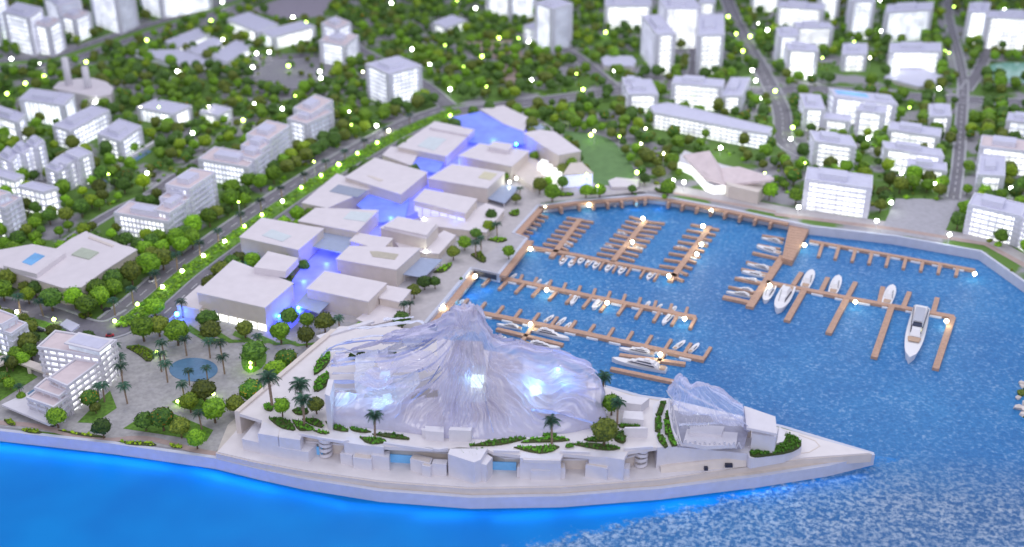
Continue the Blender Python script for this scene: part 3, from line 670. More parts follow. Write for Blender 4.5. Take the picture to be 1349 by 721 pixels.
# arcade floor, with the blue alley light put into its colour and glow
mb = MB(); ar = PP([(378, 438), (352, 425), (398, 360), (430, 330), (470, 300), (500, 280), (540, 245), (570, 215), (600, 180), (640, 165), (700, 180), (700, 205), (640, 215), (600, 240), (565, 280), (520, 300), (470, 345), (430, 385), (405, 415)])
mb.prism(ar, LZ+.02, LZ+.7); struct(mb.build('arcade_floor', mat('arcade_floor_mat', (.25, .27, .80), .35, .1, .8, emit=(.07, .09, 1), estr=1.0)))
mb = MB(); ap = PP([(352, 428), (430, 330), (540, 245), (640, 160), (700, 180), (660, 240), (560, 300), (480, 385), (520, 420), (400, 435)]); 
FOOT.append(('m', ap)); FOOT.append(('m', PP([(480, 385), (545, 440), (621, 353), (657, 361), (700, 300), (700, 240), (600, 260)])))
def blue_point(px, py, z, e, col=(.04, .10, 1)):
    l = bpy.data.lights.new('blue_point_light', 'POINT'); l.energy = e; l.color = col; l.shadow_soft_size = .3
    o = bpy.data.objects.new('blue_point_light', l); COL.objects.link(o); o.location = P(px, py, z); return o
for px, py, e in ((604, 398, 30), (622, 384, 40), (640, 376, 25), (838, 270, 25), (868, 270, 25), (704, 304, 14)): blue_point(px, py, .9, e, (.0, .45, 1))  # points added above the basin water for its azure glow
for px, py, z, e in ((392, 405, 2.4, 260), (400, 368, 2.2, 260), (430, 345, 2.2, 220), (318, 352, 2.2, 150), (480, 305, 2.5, 240), (515, 285, 2.5, 260), (540, 250, 2.5, 200), (600, 215, 2.5, 200), (650, 180, 3.0, 320), (236, 415, 2.0, 150), (360, 430, 2.0, 120), (455, 340, 2.2, 160), (600, 292, 2.2, 120), (690, 190, 3.2, 180), (770, 240, 2.0, 60)):
    blue_point(px, py, z, e*.6)

# ------------------------------------------------------------------ resort building bottom left
root = thing('resort_hotel', 'white stepped resort hotel with balconies and lit right side beside the plaza', 'hotel', P(100, 520))
glp = [[0, 2]]
for A, B, C, yb, gl in (((51, 458), (131, 471), (152, 450), 516, (1, 3)), ((66, 499), (89, 509), (134, 476), 546, (0, 2)), ((47, 512), (78, 523), (92, 511), 552, (0, 0)), ((37, 525), (71, 537), (88, 524), 560, (0, 0))):
    z = hroof(B[0], B[1], yb); q = quad(A, B, C, z); FOOT.append(('b', inset(q, -.3)))
    n = max(2, round((z-LZ)/.56)); f = (z-LZ)/n
    for k in range(n):
        mb = MB(); mb.prism(inset(q, .28), LZ+k*f, LZ+(k+1)*f-.1, side=[gl[0], gl[1], 0, 0]); mb.build('window_band', GL, root)
        mb = MB(); mb.prism(inset(q, -.12), LZ+(k+1)*f-.10, LZ+(k+1)*f); mb.build('balcony_slab', white, root)
        if k < n-1:
            o_ = inset(q, -.12); i_ = inset(q, -.07); mb = MB()
            for j in range(4): mb.prism([o_[j], o_[(j+1) % 4], i_[(j+1) % 4], i_[j]], LZ+(k+1)*f, LZ+(k+1)*f+.14)
            mb.build('balustrade', white, root)
    mb = MB(); pr = inset(q, .05)
    for i in range(3):
        a = Vector(pr[i]); b_ = Vector(pr[i+1]); ln_ = (b_-a).length; m_ = max(1, int(ln_/.8)); ang = math.atan2((b_-a).y, (b_-a).x)
        for k in range(m_+1): c = a.lerp(b_, k/m_); mb.box((c.x, c.y, LZ), (.07, .3, z-LZ-.02), ang)
    mb.build('party_walls', white, root)
    mb = MB(); mb.prism(inset(q, .12), z+.002, z+.05); mb.build('roof', roofpink, root)
    o_ = inset(q, -.12); i_ = inset(q, .05); mb = MB()
    for j in range(4): mb.prism([o_[j], o_[(j+1) % 4], i_[(j+1) % 4], i_[j]], z+.002, z+.16)
    mb.build('roof_edge', white, root)
    if A == (51, 458):
        zz = z+.75; q2 = quad((84, 452), (131, 463), (150, 448), zz)
        mb = MB(); mb.prism(inset(q2, .25), z+.06, zz-.1, side=[0, 1, 0, 0]); mb.build('penthouse', GL, root)
        mb = MB(); mb.prism(q2, zz-.12, zz); mb.build('penthouse_roof', white, root); mb = MB(); mb.prism(inset(q2, .3), zz, zz+.04); mb.build('roof_panel', rooflav, root)
z = LZ+.7; q = PP([(2, 533), (38, 516), (62, 540), (86, 553), (64, 559), (40, 549)], z); mb = MB(); mb.prism(q, LZ+.5, z); mb.build('terrace', white, root); FOOT.append(('b', q))
mb = MB(); mb.prism(inset(q, .5), LZ, LZ+.5); mb.build('terrace_recess', dark_m, root)
mb = MB(); mb.prism(PP([(36, 518), (47, 511), (52, 514), (40, 523)], z+.06), z+.002, z+.05); mb.build('terrace_pool', poolw, root)
o = thing('footbridge', 'cream raised walkway leading from the left edge to the resort hotel', 'footbridge', P(40, 478)); mb = MB()
z = LZ+.8; mb.prism(PP([(-30, 478), (12, 466), (20, 468), (68, 484), (64, 493), (16, 475), (-30, 492)], z), z-.2, z); mb.build('walkway', cream, o)
mb = MB()
for x, y in ((14, 472), (38, 482), (60, 489)): p = P(x, y, z); mb.box((p.x, p.y, LZ), (.3, .3, .6))
mb.build('supports', cream, o)
o = thing('blue_pool', 'long narrow blue pool beside the lit apartment block', 'pool', P(180, 213)); mb = MB(); mb.prism(PP([(163, 215), (192, 197), (200, 200), (172, 218)]), LZ, LZ+.08); mb.build('basin', poolw, o); mb = MB(); strip(mb, PP([(157, 220), (205, 190)]), .25, -.25, LZ, LZ+.5); mb.build('edge_wall', white, o)
o = thing('blue_pool', 'small blue pool below the curved glowing terraces', 'pool', P(130, 242)); mb = MB(); mb.prism(PP([(122, 244), (135, 236), (144, 239), (130, 248)]), LZ, LZ+.08); mb.build('basin', poolw, o)
#@@PART2
# ================================================================== MARINA
ZP = .6
def pxl(pts): return [tuple(P(x, y, ZP)[:2]) for x, y in pts]
def piece(a, b_, wd, z0=.12, z1=ZP):
    mb = MB(); strip(mb, [tuple(a[:2]), tuple(b_[:2])], wd/2, -wd/2, z0, z1); return mb
ponm = mat('pontoon', (.75, .78, .85), .5, .05, 2)
def pier(label, walk, wd, combs=(), extra=(), pont=True):
    ln = pxl(walk); c = Vector(ln[0]); root = thing('wooden_pier', label, 'pier', (c.x, c.y, 0), 'wooden piers of the marina')
    mb = MB(); strip(mb, ln, wd/2, -wd/2, .1, ZP); mb.build('walkway', wood_m, root)
    if pont:
        s = subdiv(ln, 1.1); o_ = offset_line(s, -wd/2-.12)
        for k in range(0, len(s)-1, 2): strip(MB(), [o_[k], o_[k+1]], .1, -.1, .2, .46).build('pontoon', ponm, root)
    for (b0, t0, b1, t1, n, fw) in combs:
        B0, T0, B1, T1 = (P(*q, ZP) for q in (b0, t0, b1, t1))
        for k in range(n):
            u = k/(n-1) if n > 1 else 0; piece(B0.lerp(B1, u), T0.lerp(T1, u), fw, .1, ZP-.03).build('finger_pier', wood_m, root)
    for a, b_, fw in extra: piece(P(*a, ZP), P(*b_, ZP), fw, .1, ZP-.015).build('cross_pier', wood_m, root)
    mb = MB()
    for p in subdiv(ln, 3.2): mb.bar((p[0], p[1], -.2), (p[0], p[1], .12), .1, 6)
    mb.build('piles', dark_m if False else wood_m, root)
    return root
M6 = lambda x, y: (560+x/5.621, 350+y/5.621)
M8 = lambda x, y: (760+x/5.621, 350+y/5.621)
M7 = lambda x, y: (760+x/5.621, 250+y/5.621)
M5 = lambda x, y: (560+x/5.621, 240+y/5.621)
D = lambda x, y: (900+x/3.0, 240+y/3.0)
pier('long wooden pier with crossing fingers, upper of the two running from the left quay', [(618, 357), (655, 364), M6(1240, 225), M8(880, 378)], .62,
     combs=[(M6(495, 75), M6(425, 145), M6(1100, 212), M6(1045, 272), 6, .34), (M8(105, 232), M8(45, 305), M8(880, 380), M8(838, 460), 7, .34), (M6(700, 105), M6(722, 62), M6(1240, 218), M6(1262, 166), 6, .3), (M8(225, 238), M8(248, 185), M8(800, 365), M8(820, 303), 6, .3)])
pier('long wooden pier with upward fingers, lower of the two running from the left quay', [M6(60, 290), M6(160, 292), M6(430, 348), M8(0, 485), M8(945, 690)], .66,
     combs=[(M6(270, 300), M6(318, 240), M6(1205, 500), M6(1255, 430), 8, .32), (M8(228, 525), M8(272, 455), M8(940, 680), M8(992, 598), 6, .32)],
     extra=[(M6(800, 440), M6(718, 556), .4), (M6(530, 462), M6(1022, 582), .5), (M6(700, 585), M6(900, 640), .5), (M8(650, 640), M8(575, 750), .4), (M8(315, 655), M8(805, 722), .5), ((804.6, 484.5), (889, 502), .5), (M6(60, 350), M6(180, 375), .4), (M6(20, 400), M6(120, 420), .4)])
pier('wooden pier carrying the three comb shaped docks', [(694, 324), M7(0, 480), M7(265, 535), M7(700, 620), M7(740, 640)], .6, combs=[(M7(-100, 480), M7(-125, 520), M7(610, 605), M7(570, 665), 8, .24)])
def comb(label, s0, s1, l0, l1, r0, r1, nl, nr, ul, ur):
    root = thing('comb_dock', label, 'dock', tuple(P(*s0, 0)), 'comb shaped docks in the marina')
    piece(P(*s0, ZP), P(*s1, ZP), .62).build('walkway', wood_m, root)
    A, B = P(*s0, ZP), P(*s1, ZP)
    for (t0, t1, n, (ua, ub)) in ((l0, l1, nl, ul), (r0, r1, nr, ur)):
        T0, T1 = P(*t0, ZP), P(*t1, ZP)
        for k in range(n):
            u = k/(n-1); a = A.lerp(B, ua+(ub-ua)*u); piece(a, T0.lerp(T1, u), .34, .1, ZP-.03).build('finger_pier', wood_m, root)
    return A, B
comb('leftmost comb shaped dock with short fingers on both sides', M5(935, 552), M5(1150, 268), M5(875, 450), M5(1050, 258), M5(1060, 500), M5(1248, 292), 7, 7, (.27, .98), (.27, .97))
comb('middle comb shaped dock with a bright lamp at its head', M7(262, 532), M7(512, 222), M7(150, 465), M7(390, 195), M7(425, 520), M7(652, 245), 9, 9, (.13, .99), (.14, .97))
comb('rightmost comb shaped dock of the three', M7(690, 672), M7(985, 268), M7(612, 555), M7(845, 252), M7(790, 668), M7(1055, 290), 8, 10, (.22, .98), (.08, .97))
pier('short thick wooden dock with berths on its left, below the plank pier', [D(395, 290), D(262, 492)], .8, extra=[(D(400, 222), D(312, 208), .3), (D(385, 262), D(295, 245), .3), (D(372, 298), D(275, 276), .42), (D(350, 336), D(250, 312), .26), (D(342, 362), D(230, 340), .3), (D(322, 400), D(205, 376), .4), (D(300, 440), D(180, 410), .26), (D(275, 475), D(158, 450), .6)], pont=False)
pier('wooden pier for large yachts with long lower fingers', [D(330, 392), D(650, 455), D(1072, 530)], .62, extra=[(D(435, 405), D(468, 355), .5), (D(545, 430), D(572, 375), .5), (D(650, 452), D(682, 393), .5), (D(775, 478), D(790, 412), .5), (D(870, 492), D(895, 432), .5), (D(988, 515), D(1005, 455), .5), (D(480, 422), D(410, 545), .62), (D(648, 455), D(575, 595), .62), (D(825, 488), D(755, 690), .62), (D(1066, 530), D(998, 735), .62)])
pier('straight wooden pier with short stubs, farthest right below the quay', [D(500, 230), D(1155, 346)], .5, combs=[(D(552, 240), D(535, 292), D(1086, 336), D(1078, 368), 9, .36)])
# plank pier
root = thing('plank_pier', 'broad plank pier linking the quay to the right hand docks', 'pier', tuple(P(1055, 300, 0)))
A0, A1, B0, B1 = (P(*D(*q), LZ-.35) for q in ((422, 158), (390, 300), (507, 168), (432, 312)))
for k in range(14):
    u, v = k/14, (k+.9)/14; mb = MB(); mb.prism([tuple(A0.lerp(A1, u)[:2]), tuple(B0.lerp(B1, u)[:2]), tuple(B0.lerp(B1, v)[:2]), tuple(A0.lerp(A1, v)[:2])], LZ-.5, LZ-.35); mb.build('plank', wood_m, root)
mb = MB(); mb.prism([tuple(A0.lerp(A1, .02)[:2]), tuple(B0[:2]), tuple(B1[:2]), tuple(A1[:2])], .1, LZ-.52); mb.build('substructure', wood_m, root)
# boardwalk along the basin walls
for lab, pts, wd in (('wooden boardwalk along the left quay wall', [(562, 424), (592, 389.5), (620, 356)], .95), ('wooden boardwalk at the foot of the projecting quay block', [(658, 362.5), (695, 316)], .55), ('wooden boardwalk climbing to the upper left corner of the basin', [(677, 308.5), (709, 272)], .6), ('wooden boardwalk with stub piers along the top of the basin', [(709, 271.5), (760, 264.5), (853, 257.5), (885, 261.5), (960, 275.5), (1040, 292.5)], .55)):
    zb_ = LZ-.05 if wd < .9 else .95; ln = PP(pts, zb_); root = thing('boardwalk', lab, 'boardwalk', (ln[0][0], ln[0][1], 0))
    mb = MB(); strip(mb, ln, .0, -wd-.2, zb_-.3, zb_); mb.build('deck', wood_m, root)
    if 'stub' in lab:
        s = subdiv(ln, 1.75)
        for k in range(1, len(s)-1):
            t = (Vector(s[k+1])-Vector(s[k])).normalized(); nn = Vector((t.y, -t.x)); a = Vector(s[k])+nn*.6; w_ = .55 if 22 > k > 19 else .3
            piece(a, a+nn*.95, w_, .5, zb_-.06).build('stub_pier', wood_m, root)
    if 'climbing' in lab:
        for k in range(6):
            a = P(683+k*5, 308-k*5.2, 1.0); b_ = P(697+k*5, 311.5-k*5.2, 1.0); piece(a, b_, .25, .7, 1.0).build('stub_pier', wood_m, root)
o = thing('culvert', 'dark slot opening in the front of the projecting quay block', 'opening', tuple(P(638, 352, .8)))
mb = MB(); a, b_ = P(624, 355.0, LZ), P(654, 361.6, LZ); mb.prism([(a.x, a.y-.28), (b_.x, b_.y-.28), (b_.x, b_.y-.16), (a.x, a.y-.16)], .75, LZ-.02); mb.build('opening', dark_m, o)

# ------------------------------------------------------------------ boats
def hull_mb(L=1.0, beam=.30, dh=.10, sheer=.05, st=.85):
    mb = MB(); N = 12; rows = []
    for k in range(N+1):
        x = k/N; wv = beam/2*(st+(1-st)*math.sin(min(1, x/.4)*math.pi/2))*(1 if x < .45 else math.sqrt(max(0, 1-((x-.45)/.55)**2.1)))
        z = dh+sheer*x*x; rows.append([(x*L-.5, -wv, z), (x*L-.5, -wv*.72, -.02), (x*L-.5, 0, -.04), (x*L-.5, wv*.72, -.02), (x*L-.5, wv, z)])
    for k in range(N):
        a, b_ = rows[k], rows[k+1]
        for j in range(4): mb.face([a[j], b_[j], b_[j+1], a[j+1]])
    mb.face([rows[0][j] for j in range(5)])
    dk = MB()
    for k in range(N): dk.face([rows[k][0], rows[k+1][0], rows[k+1][4], rows[k][4]])
    up(dk)
    for f, mi in zip(dk.f, dk.m):
        mb.face([tuple(np.array(dk.v[i])-np.array((0, 0, .006))) for i in f])
    return mb, rows
def tapered(x0, x1, w0, w1, z0, z1, rake=.04):
    mb = MB(); lo = [(x0, -w0, z0), (x1, -w1, z0), (x1, w1, z0), (x0, w0, z0)]; hi = [(x0+rake*.4, -w0*.85, z1), (x1-rake, -w1*.8, z1), (x1-rake, w1*.8, z1), (x0+rake*.4, w0*.85, z1)]
    mb.face(lo[::-1]); mb.face(hi)
    for k in range(4): j = (k+1) % 4; mb.face([lo[k], lo[j], hi[j], hi[k]])
    return mb
def make_boat(kind):
    R_ = {}
    beam = {'motor': .37, 'cruiser': .27, 'yacht': .18, 'super': .165}[kind]
    root = thing('boat', '', 'boat'); parts = []
    def add(mb, n, m, par=None):
        o = bpy.data.objects.new(n, mb.mesh(n, m)); COL.objects.link(o); o.parent = par or root; parts.append(o); return o
    h, rows = hull_mb(1, beam, {'motor': .09, 'cruiser': .08, 'yacht': .06, 'super': .055}[kind], .03); add(h, 'hull', boatw)
    z = .09 if kind == 'motor' else .075
    if kind == 'motor':
        add(tapered(-.18, .22, .10, .07, z, z+.09, .1), 'cabin', boatw); add(tapered(-.04, .20, .10, .07, z+.02, z+.07, .05), 'windscreen', boatg)
        add(tapered(-.47, -.2, .11, .11, z-.0, z+.02, 0), 'cockpit', boatt)
    elif kind == 'cruiser':
        add(tapered(-.3, .22, .095, .055, z, z+.07, .1), 'cabin', boatw); w_ = add(tapered(-.24, .19, .098, .06, z+.02, z+.05, .06), 'window_strip', boatg)
        add(tapered(-.26, .02, .065, .05, z+.07, z+.12, .07), 'flybridge', boatw); add(tapered(-.48, -.32, .08, .09, z-.0, z+.012, 0), 'cockpit', boatt)
    elif kind == 'yacht':
        add(tapered(-.36, .22, .085, .045, z, z+.05, .09), 'cabin', boatw); add(tapered(-.30, .19, .087, .05, z+.015, z+.035, .06), 'window_strip', boatg)
        add(tapered(-.30, .08, .065, .045, z+.05, z+.09, .07), 'upper_deck', boatw); add(tapered(-.24, .05, .067, .048, z+.06, z+.08, .05), 'window_strip', boatg)
        add(tapered(-.2, -.08, .045, .04, z+.09, z+.12, .03), 'flybridge', boatw); add(tapered(-.48, -.38, .07, .08, z, z+.012, 0), 'cockpit', boatt)
    else:
        add(tapered(-.42, .12, .066, .042, z+.005, z+.055, .06), 'cabin', boatw); add(tapered(-.40, .08, .069, .047, z+.02, z+.04, .04), 'window_strip', boatg)
        add(tapered(-.36, .0, .062, .045, z+.055, z+.095, .05), 'upper_deck', boatw); add(tapered(-.30, -.03, .042, .04, z+.096, z+.099, .0), 'roof_panel', mat('boat_grey', (.45, .47, .55), .3))
        add(tapered(-.05, .015, .045, .042, z+.06, z+.083, .03), 'windscreen', boatg); add(tapered(.13, .21, .058, .045, z+.0, z+.006, 0), 'foredeck_seat', boatt)
    for k, p in enumerate(parts): pass
    return root
PRO = {k: make_boat(k) for k in ('motor', 'cruiser', 'yacht', 'super')}; USED = set()
def copy_tree(o, parent=None):
    c = o.copy(); COL.objects.link(c); c.parent = parent
    for ch in o.children: copy_tree(ch, c)
    return c
def boat(kind, stern, bow, label, group=None, z=0.31):
    o = PRO[kind] if kind not in USED else copy_tree(PRO[kind]); USED.add(kind)
    a, b_ = P(*stern, .5), P(*bow, .5); c = (a+b_)/2; L_ = (b_-a).length
    o.location = (c.x, c.y, z); o.rotation_euler = (0, 0, math.atan2(b_.y-a.y, b_.x-a.x)); o.scale = (L_, L_, L_*(.8 if kind == 'super' else 1.0))
    if group: o['group'] = group
    o['label'] = label; return o
boat('super', D(942, 502), D(892, 712), 'large white superyacht moored stern-on between the two rightmost long fingers')
boat('cruiser', D(480, 418), D(510, 352), 'white motor yacht on the upper side of the yacht pier, first from the left')
boat('cruiser', D(590, 440), D(615, 374), 'white motor yacht on the upper side of the yacht pier, second from the left')
boat('cruiser', D(803, 482), D(828, 412), 'white motor yacht on the upper side of the yacht pier, third from the left')
boat('cruiser', D(352, 412), D(322, 475), 'small white motor yacht pointing down beside the end of the thick dock')
boat('cruiser', D(420, 418), D(372, 515), 'white motor yacht with dark windscreen left of the first long finger')
for k, (a, b_, kd) in enumerate((((395, 240), (310, 218), 'yacht'), ((385, 282), (290, 252), 'cruiser'), ((352, 346), (252, 322), 'yacht'), ((330, 372), (232, 352), 'cruiser'), ((312, 398), (215, 378), 'cruiser'), ((290, 436), (188, 414), 'yacht'), ((276, 452), (170, 432), 'yacht'))):
    boat(kd, D(*a), D(*b_), ['white boat in the topmost berth of the thick dock', 'wide white boat in the second berth of the thick dock', 'slim blue-white boat alone in the middle berth of the thick dock', 'white cruiser above the wide middle finger of the thick dock', 'white cruiser below the wide middle finger of the thick dock', 'slim yacht in the lowest double berth, upper one', 'slim yacht against the thick end finger of the dock'][k])
boat('cruiser', M6(1125, 215), M6(1080, 288), 'white cruiser below the upper long pier, left one of two neighbours')
boat('cruiser', M6(1300, 245), M6(1240, 318), 'white cruiser below the upper long pier, right one of two neighbours')
boat('cruiser', M8(185, 250), M8(120, 320), 'white cruiser beside the brightest lamp of the upper long pier')
boat('cruiser', M8(700, 355), M8(635, 432), 'white cruiser below the right end of the upper long pier')
for k, (a, b_) in enumerate((((515, 295), (540, 258)), ((600, 305), (632, 278)), ((700, 335), (735, 295)))):
    boat('motor', M8(*a), M8(*b_), ['small boat above the right end of the upper pier, left of three', 'small boat above the right end of the upper pier, middle of three', 'small boat above the right end of the upper pier, right of three'][k])
boat('cruiser', M6(625, 95), M6(680, 55), 'white boat above the upper pier, nearest the projecting quay block')
boat('cruiser', M6(822, 135), M6(862, 95), 'white boat above the upper pier, second from the projecting quay block')
boat('motor', M6(885, 150), M6(918, 115), 'small tan decked boat above the upper pier')
boat('cruiser', M8(720, 612), M8(802, 552), 'white cruiser above the right end of the lower pier, left of two')
boat('cruiser', M8(835, 635), M8(905, 572), 'white cruiser above the right end of the lower pier, right of two')
boat('yacht', M8(575, 655), M8(312, 612), 'long white yacht lying below the lower pier beside its right lamp')
boat('yacht', (878, 488), (806, 474), 'long white yacht at the lowest cross pier, bow to the left')
boat('cruiser', M6(180, 255), M6(240, 215), 'white cruiser at the left quay boardwalk'); boat('motor', M6(240, 280), M6(290, 245), 'small pale boat beside the left quay cruiser')
boat('cruiser', M6(885, 412), M6(955, 362), 'white cruiser above the middle of the lower pier, left of three')
boat('cruiser', M6(980, 435), M6(1045, 380), 'white cruiser above the middle of the lower pier, middle of three')
boat('motor', M6(1040, 455), M6(1082, 415), 'small boat above the middle of the lower pier, right of three')
boat('yacht', M6(715, 462), M6(530, 430), 'white yacht between the lower pier and the left cross pier')
boat('yacht', M6(800, 475), M6(1068, 545), 'long white yacht moored right of the short linking pier, bow to the right')
boat('yacht', M6(735, 575), M6(1002, 612), 'long white yacht just behind the glass mountain, bow to the right')
boat('motor', M6(538, 510), M6(605, 530), 'tiny white boat behind the tip of the glass mountain')
boat('cruiser', M6(60, 370), M6(130, 390), 'white boat at the foot of the left quay, half behind the glass')
g_ = 'small boats along the upper marina pier'
for k, (x, y) in enumerate(((140, 555), (232, 575), (330, 595), (540, 635), (-105, 525), (-40, 540), (30, 520), (85, 540))):
    boat('motor', M7(x+22, y-26), M7(x-18, y+26), 'small white boat below the comb dock pier, '+['fifth', 'sixth', 'seventh', 'rightmost', 'leftmost', 'second', 'third', 'fourth'][k]+(' in the row' if k == 3 or k == 4 else ' from the left'), g_)
g_ = 'small boats in the comb docks'
for i, (l0, l1, sgn) in enumerate(((M7(160, 440), M7(385, 222), 1), (M7(432, 498), M7(645, 262), -1), (M7(635, 535), M7(838, 285), 1), (M7(790, 640), M7(1045, 300), -1), (M5(890, 430), M5(1040, 272), 1), (M5(1070, 480), M5(1240, 310), -1))):
    n_ = 9; ks = [[0, 1, 5], [2, 4, 5], [2, 4], [3, 6, 0], [], [0, 4, 1]][i]
    for k in ks:
        a = (l0[0]+(l1[0]-l0[0])*(k+.5)/n_, l0[1]+(l1[1]-l0[1])*(k+.5)/n_)
        boat('cruiser' if k % 2 else 'motor', (a[0]+sgn*13, a[1]+sgn*3.0), a, ['small white boat in the left berths of the middle comb dock', 'small white boat in the right berths of the middle comb dock', 'small white boat in the left berths of the rightmost comb dock', 'small white boat in the right berths of the rightmost comb dock', '', 'small white boat in the right berths of the leftmost comb dock'][i], g_)
boat('motor', M7(250, 95), M7(290, 118), 'small boat moored under the top boardwalk')
# rock islet at the right edge
root = thing('rock_islet', 'pale craggy islet with bits of green cut by the right edge', 'islet', tuple(P(1348, 535, 0)))
for k in range(26):
    y = random.uniform(505, 560); x = random.uniform(1336+abs(y-532)*.28, 1375); c = P(x, y, 0); mb = MB(); mb.ball((c.x, c.y, .38), random.uniform(.22, .55), 1, .9, .8); mb.build('rock', cream if k % 5 else FOL['olive'], root)

# ================================================================== PENINSULA
T4 = lambda *p: crop(270, 500, 4.497, p); T5 = lambda *p: crop(560, 520, 4.497, p); T6 = lambda *p: crop(800, 480, 3.747, p); T3 = lambda *p: crop(600, 390, 4.497, p); T2 = lambda *p: crop(400, 390, 4.497, p)
DZ, TZ = 2.0, 4.0
deckp = [(284, 596), (335, 608), (400, 620), (500, 634), (620, 643), (740, 641), (870, 631), (965, 617), (1060, 604), (1149, 597), (1060, 572), (1030, 563), (960, 548), (880, 529), (844, 524), (782, 507), (700, 484), (600, 460), (548, 447), (470, 432), (440, 440), (316, 560)]
root = thing('promenade_deck', 'pale stepped board deck running round the pointed peninsula', 'deck', tuple(P(700, 600, LZ))[:2]+(LZ,))
d1 = PP(deckp, DZ); mb = MB(); mb.prism(d1, LZ-.2, DZ-.10); mb.build('lower_board', cream, root)
mb = MB(); mb.prism(inset(d1, .12), DZ-.10, DZ); mb.build('upper_board', deck_m, root)
tip = PP([(993, 604), (1000, 600), (1050, 594), (1085, 588), (1078, 580), (1055, 573), (1100, 583), (1149, 597), (1070, 601)], DZ+.12); 
mb = MB(); strip(mb, PP([(1052, 573), (1074, 581), (1080, 588), (1066, 596), (1000, 604), (992, 610)], DZ), .05, -.05, DZ+.002, DZ+.03); mb.build('board_edge', cream, root)
# terrace slab
terr = [(312, 544), (345, 554), (343, 568), (394, 580), (400, 571), (455, 582), (513, 589), (588, 592), (604, 589), (640, 591), (650, 596), (686, 600), (690, 606), (738, 607), (742, 598), (775, 601), (822, 605), (828, 595), (868, 589), (872, 560), (862, 530), (840, 524), (782, 505), (700, 478), (600, 450), (520, 430), (447, 430), (428, 444)]
root = thing('podium', 'white roof terrace podium with recessed dark openings along its front', 'podium', tuple(P(600, 560, DZ)))
tp = PP(terr, TZ); mb = MB(); mb.prism(tp, TZ-.3, TZ); mb.build('terrace_slab', deck_m, root)
lowt = PP([(318, 548), (350, 560), (395, 578), (455, 583), (590, 594), (640, 593), (660, 600), (740, 602), (822, 602), (866, 590), (868, 560), (858, 532), (782, 510), (600, 455), (447, 436), (430, 448)], TZ)
mb = MB(); mb.prism(inset(lowt, 1.1), DZ, TZ-.32); mb.build('recessed_wall', cream, root)
mb = MB(); mb.prism(inset(lowt, .9), (DZ+TZ)/2-.02, (DZ+TZ)/2+.12); mb.build('gallery_slab', white, root)
mb = MB(); e1 = P(313, 545, TZ); e2 = P(440, 440-4, TZ); mb.prism([(e1.x-.25, e1.y), (e1.x+.15, e1.y), (e2.x+.3, e2.y), (e2.x-.25, e2.y)], LZ, TZ+.22); mb.build('side_wall', cream, root)
# strips of window glass in the recesses
for pts in ([(512, 600), (543, 602), (543, 611), (512, 609)], [(649, 609), (681, 610), (680, 620), (648, 619)], [(746, 609), (772, 609), (772, 616), (746, 616)], [(400, 585), (425, 590), (425, 600), (400, 597)]):
    a, b_ = P(*pts[3], DZ), P(*pts[2], DZ); mb = MB(); mb.prism([(a.x, a.y), (b_.x, b_.y), (b_.x, b_.y+.1), (a.x, a.y+.1)], DZ, DZ+.75); mb.build('blue_window', glassb, root)
# seafront houses: front line px at top, base px
def house(label, boxes):
    p0 = boxes[0][0]; c = P(*p0[0], DZ); root = thing('seafront_house', label, 'house', (c.x, c.y, DZ), 'cubic seafront houses')
    for pts, yb, x in boxes:           # pts px of roof, ref front corner = pts[0]; yb = base row under it on the deck
        z = hroof(pts[0][0], pts[0][1], yb, DZ) if yb else TZ+.03; ln = PP(pts, z); mb = MB(); mb.prism(ln, DZ-.02, z); mb.build('cube', white, root)
        if x: mb = MB(); mb.prism(inset(ln, .12), z+.002, z+.05); mb.build('roof_panel', cream, root)
    return root
house('long low cubic house at the left end of the seafront', [(T4((218, 352), (465, 408), (490, 360), (300, 250)), 592, 0), (T4((465, 410), (612, 432), (662, 382), (500, 345)), 604.5, 0), (T4((313, 320), (432, 340), (440, 295), (350, 250)), 0, 0), (T4((435, 342), (562, 360), (580, 320), (450, 290)), 0, 0)])
house('stacked cubic house right of the first spiral stair', [(T4((800, 440), (872, 452), (890, 410), (825, 398)), 611, 0), (T4((875, 462), (985, 476), (995, 445), (885, 430)), 617, 1), (T4((985, 450), (1090, 464), (1095, 425), (985, 420)), 617, 0), (T4((822, 372), (940, 390), (1058, 402), (1062, 366), (840, 340)), 0, 0), (T4((885, 405), (990, 416), (992, 390), (888, 385)), 611, 0)])
house('small stepped cubic house left of the green wedge house', [(T4((1215, 470), (1335, 500), (1349, 465), (1235, 440)), 620, 1), (T5((40, 408), (125, 415), (135, 385), (50, 380)), 626, 0), (T5((-20, 420), (30, 430), (42, 412), (-10, 400)), 627, 1)])
house('wedge shaped house with a green planted roof', [(T5((135, 352), (290, 402), (330, 385), (370, 318), (148, 320)), 627, 0), (T5((290, 398), (362, 418), (400, 372), (330, 330)), 631, 0)])
house('symmetric stacked cubic house in the middle of the seafront', [(T5((545, 430), (625, 436), (632, 400), (560, 396)), 629, 1), (T5((628, 452), (742, 452), (740, 432), (630, 430)), 633, 0), (T5((742, 436), (832, 438), (825, 402), (745, 400)), 630, 1), (T5((562, 375), (805, 384), (800, 345), (570, 340)), 0, 0), (T5((630, 395), (745, 396), (742, 375), (632, 374)), 624, 0)])
house('cubic house left of the second spiral stair', [(T5((950, 415), (1080, 440), (1090, 412), (965, 390)), 628, 1), (T5((1080, 438), (1212, 440), (1215, 405), (1085, 405)), 629, 0), (T5((972, 358), (1180, 386), (1188, 340), (980, 330)), 0, 0), (T5((1010, 372), (1115, 388), (1118, 368), (1015, 355)), 625, 0)])
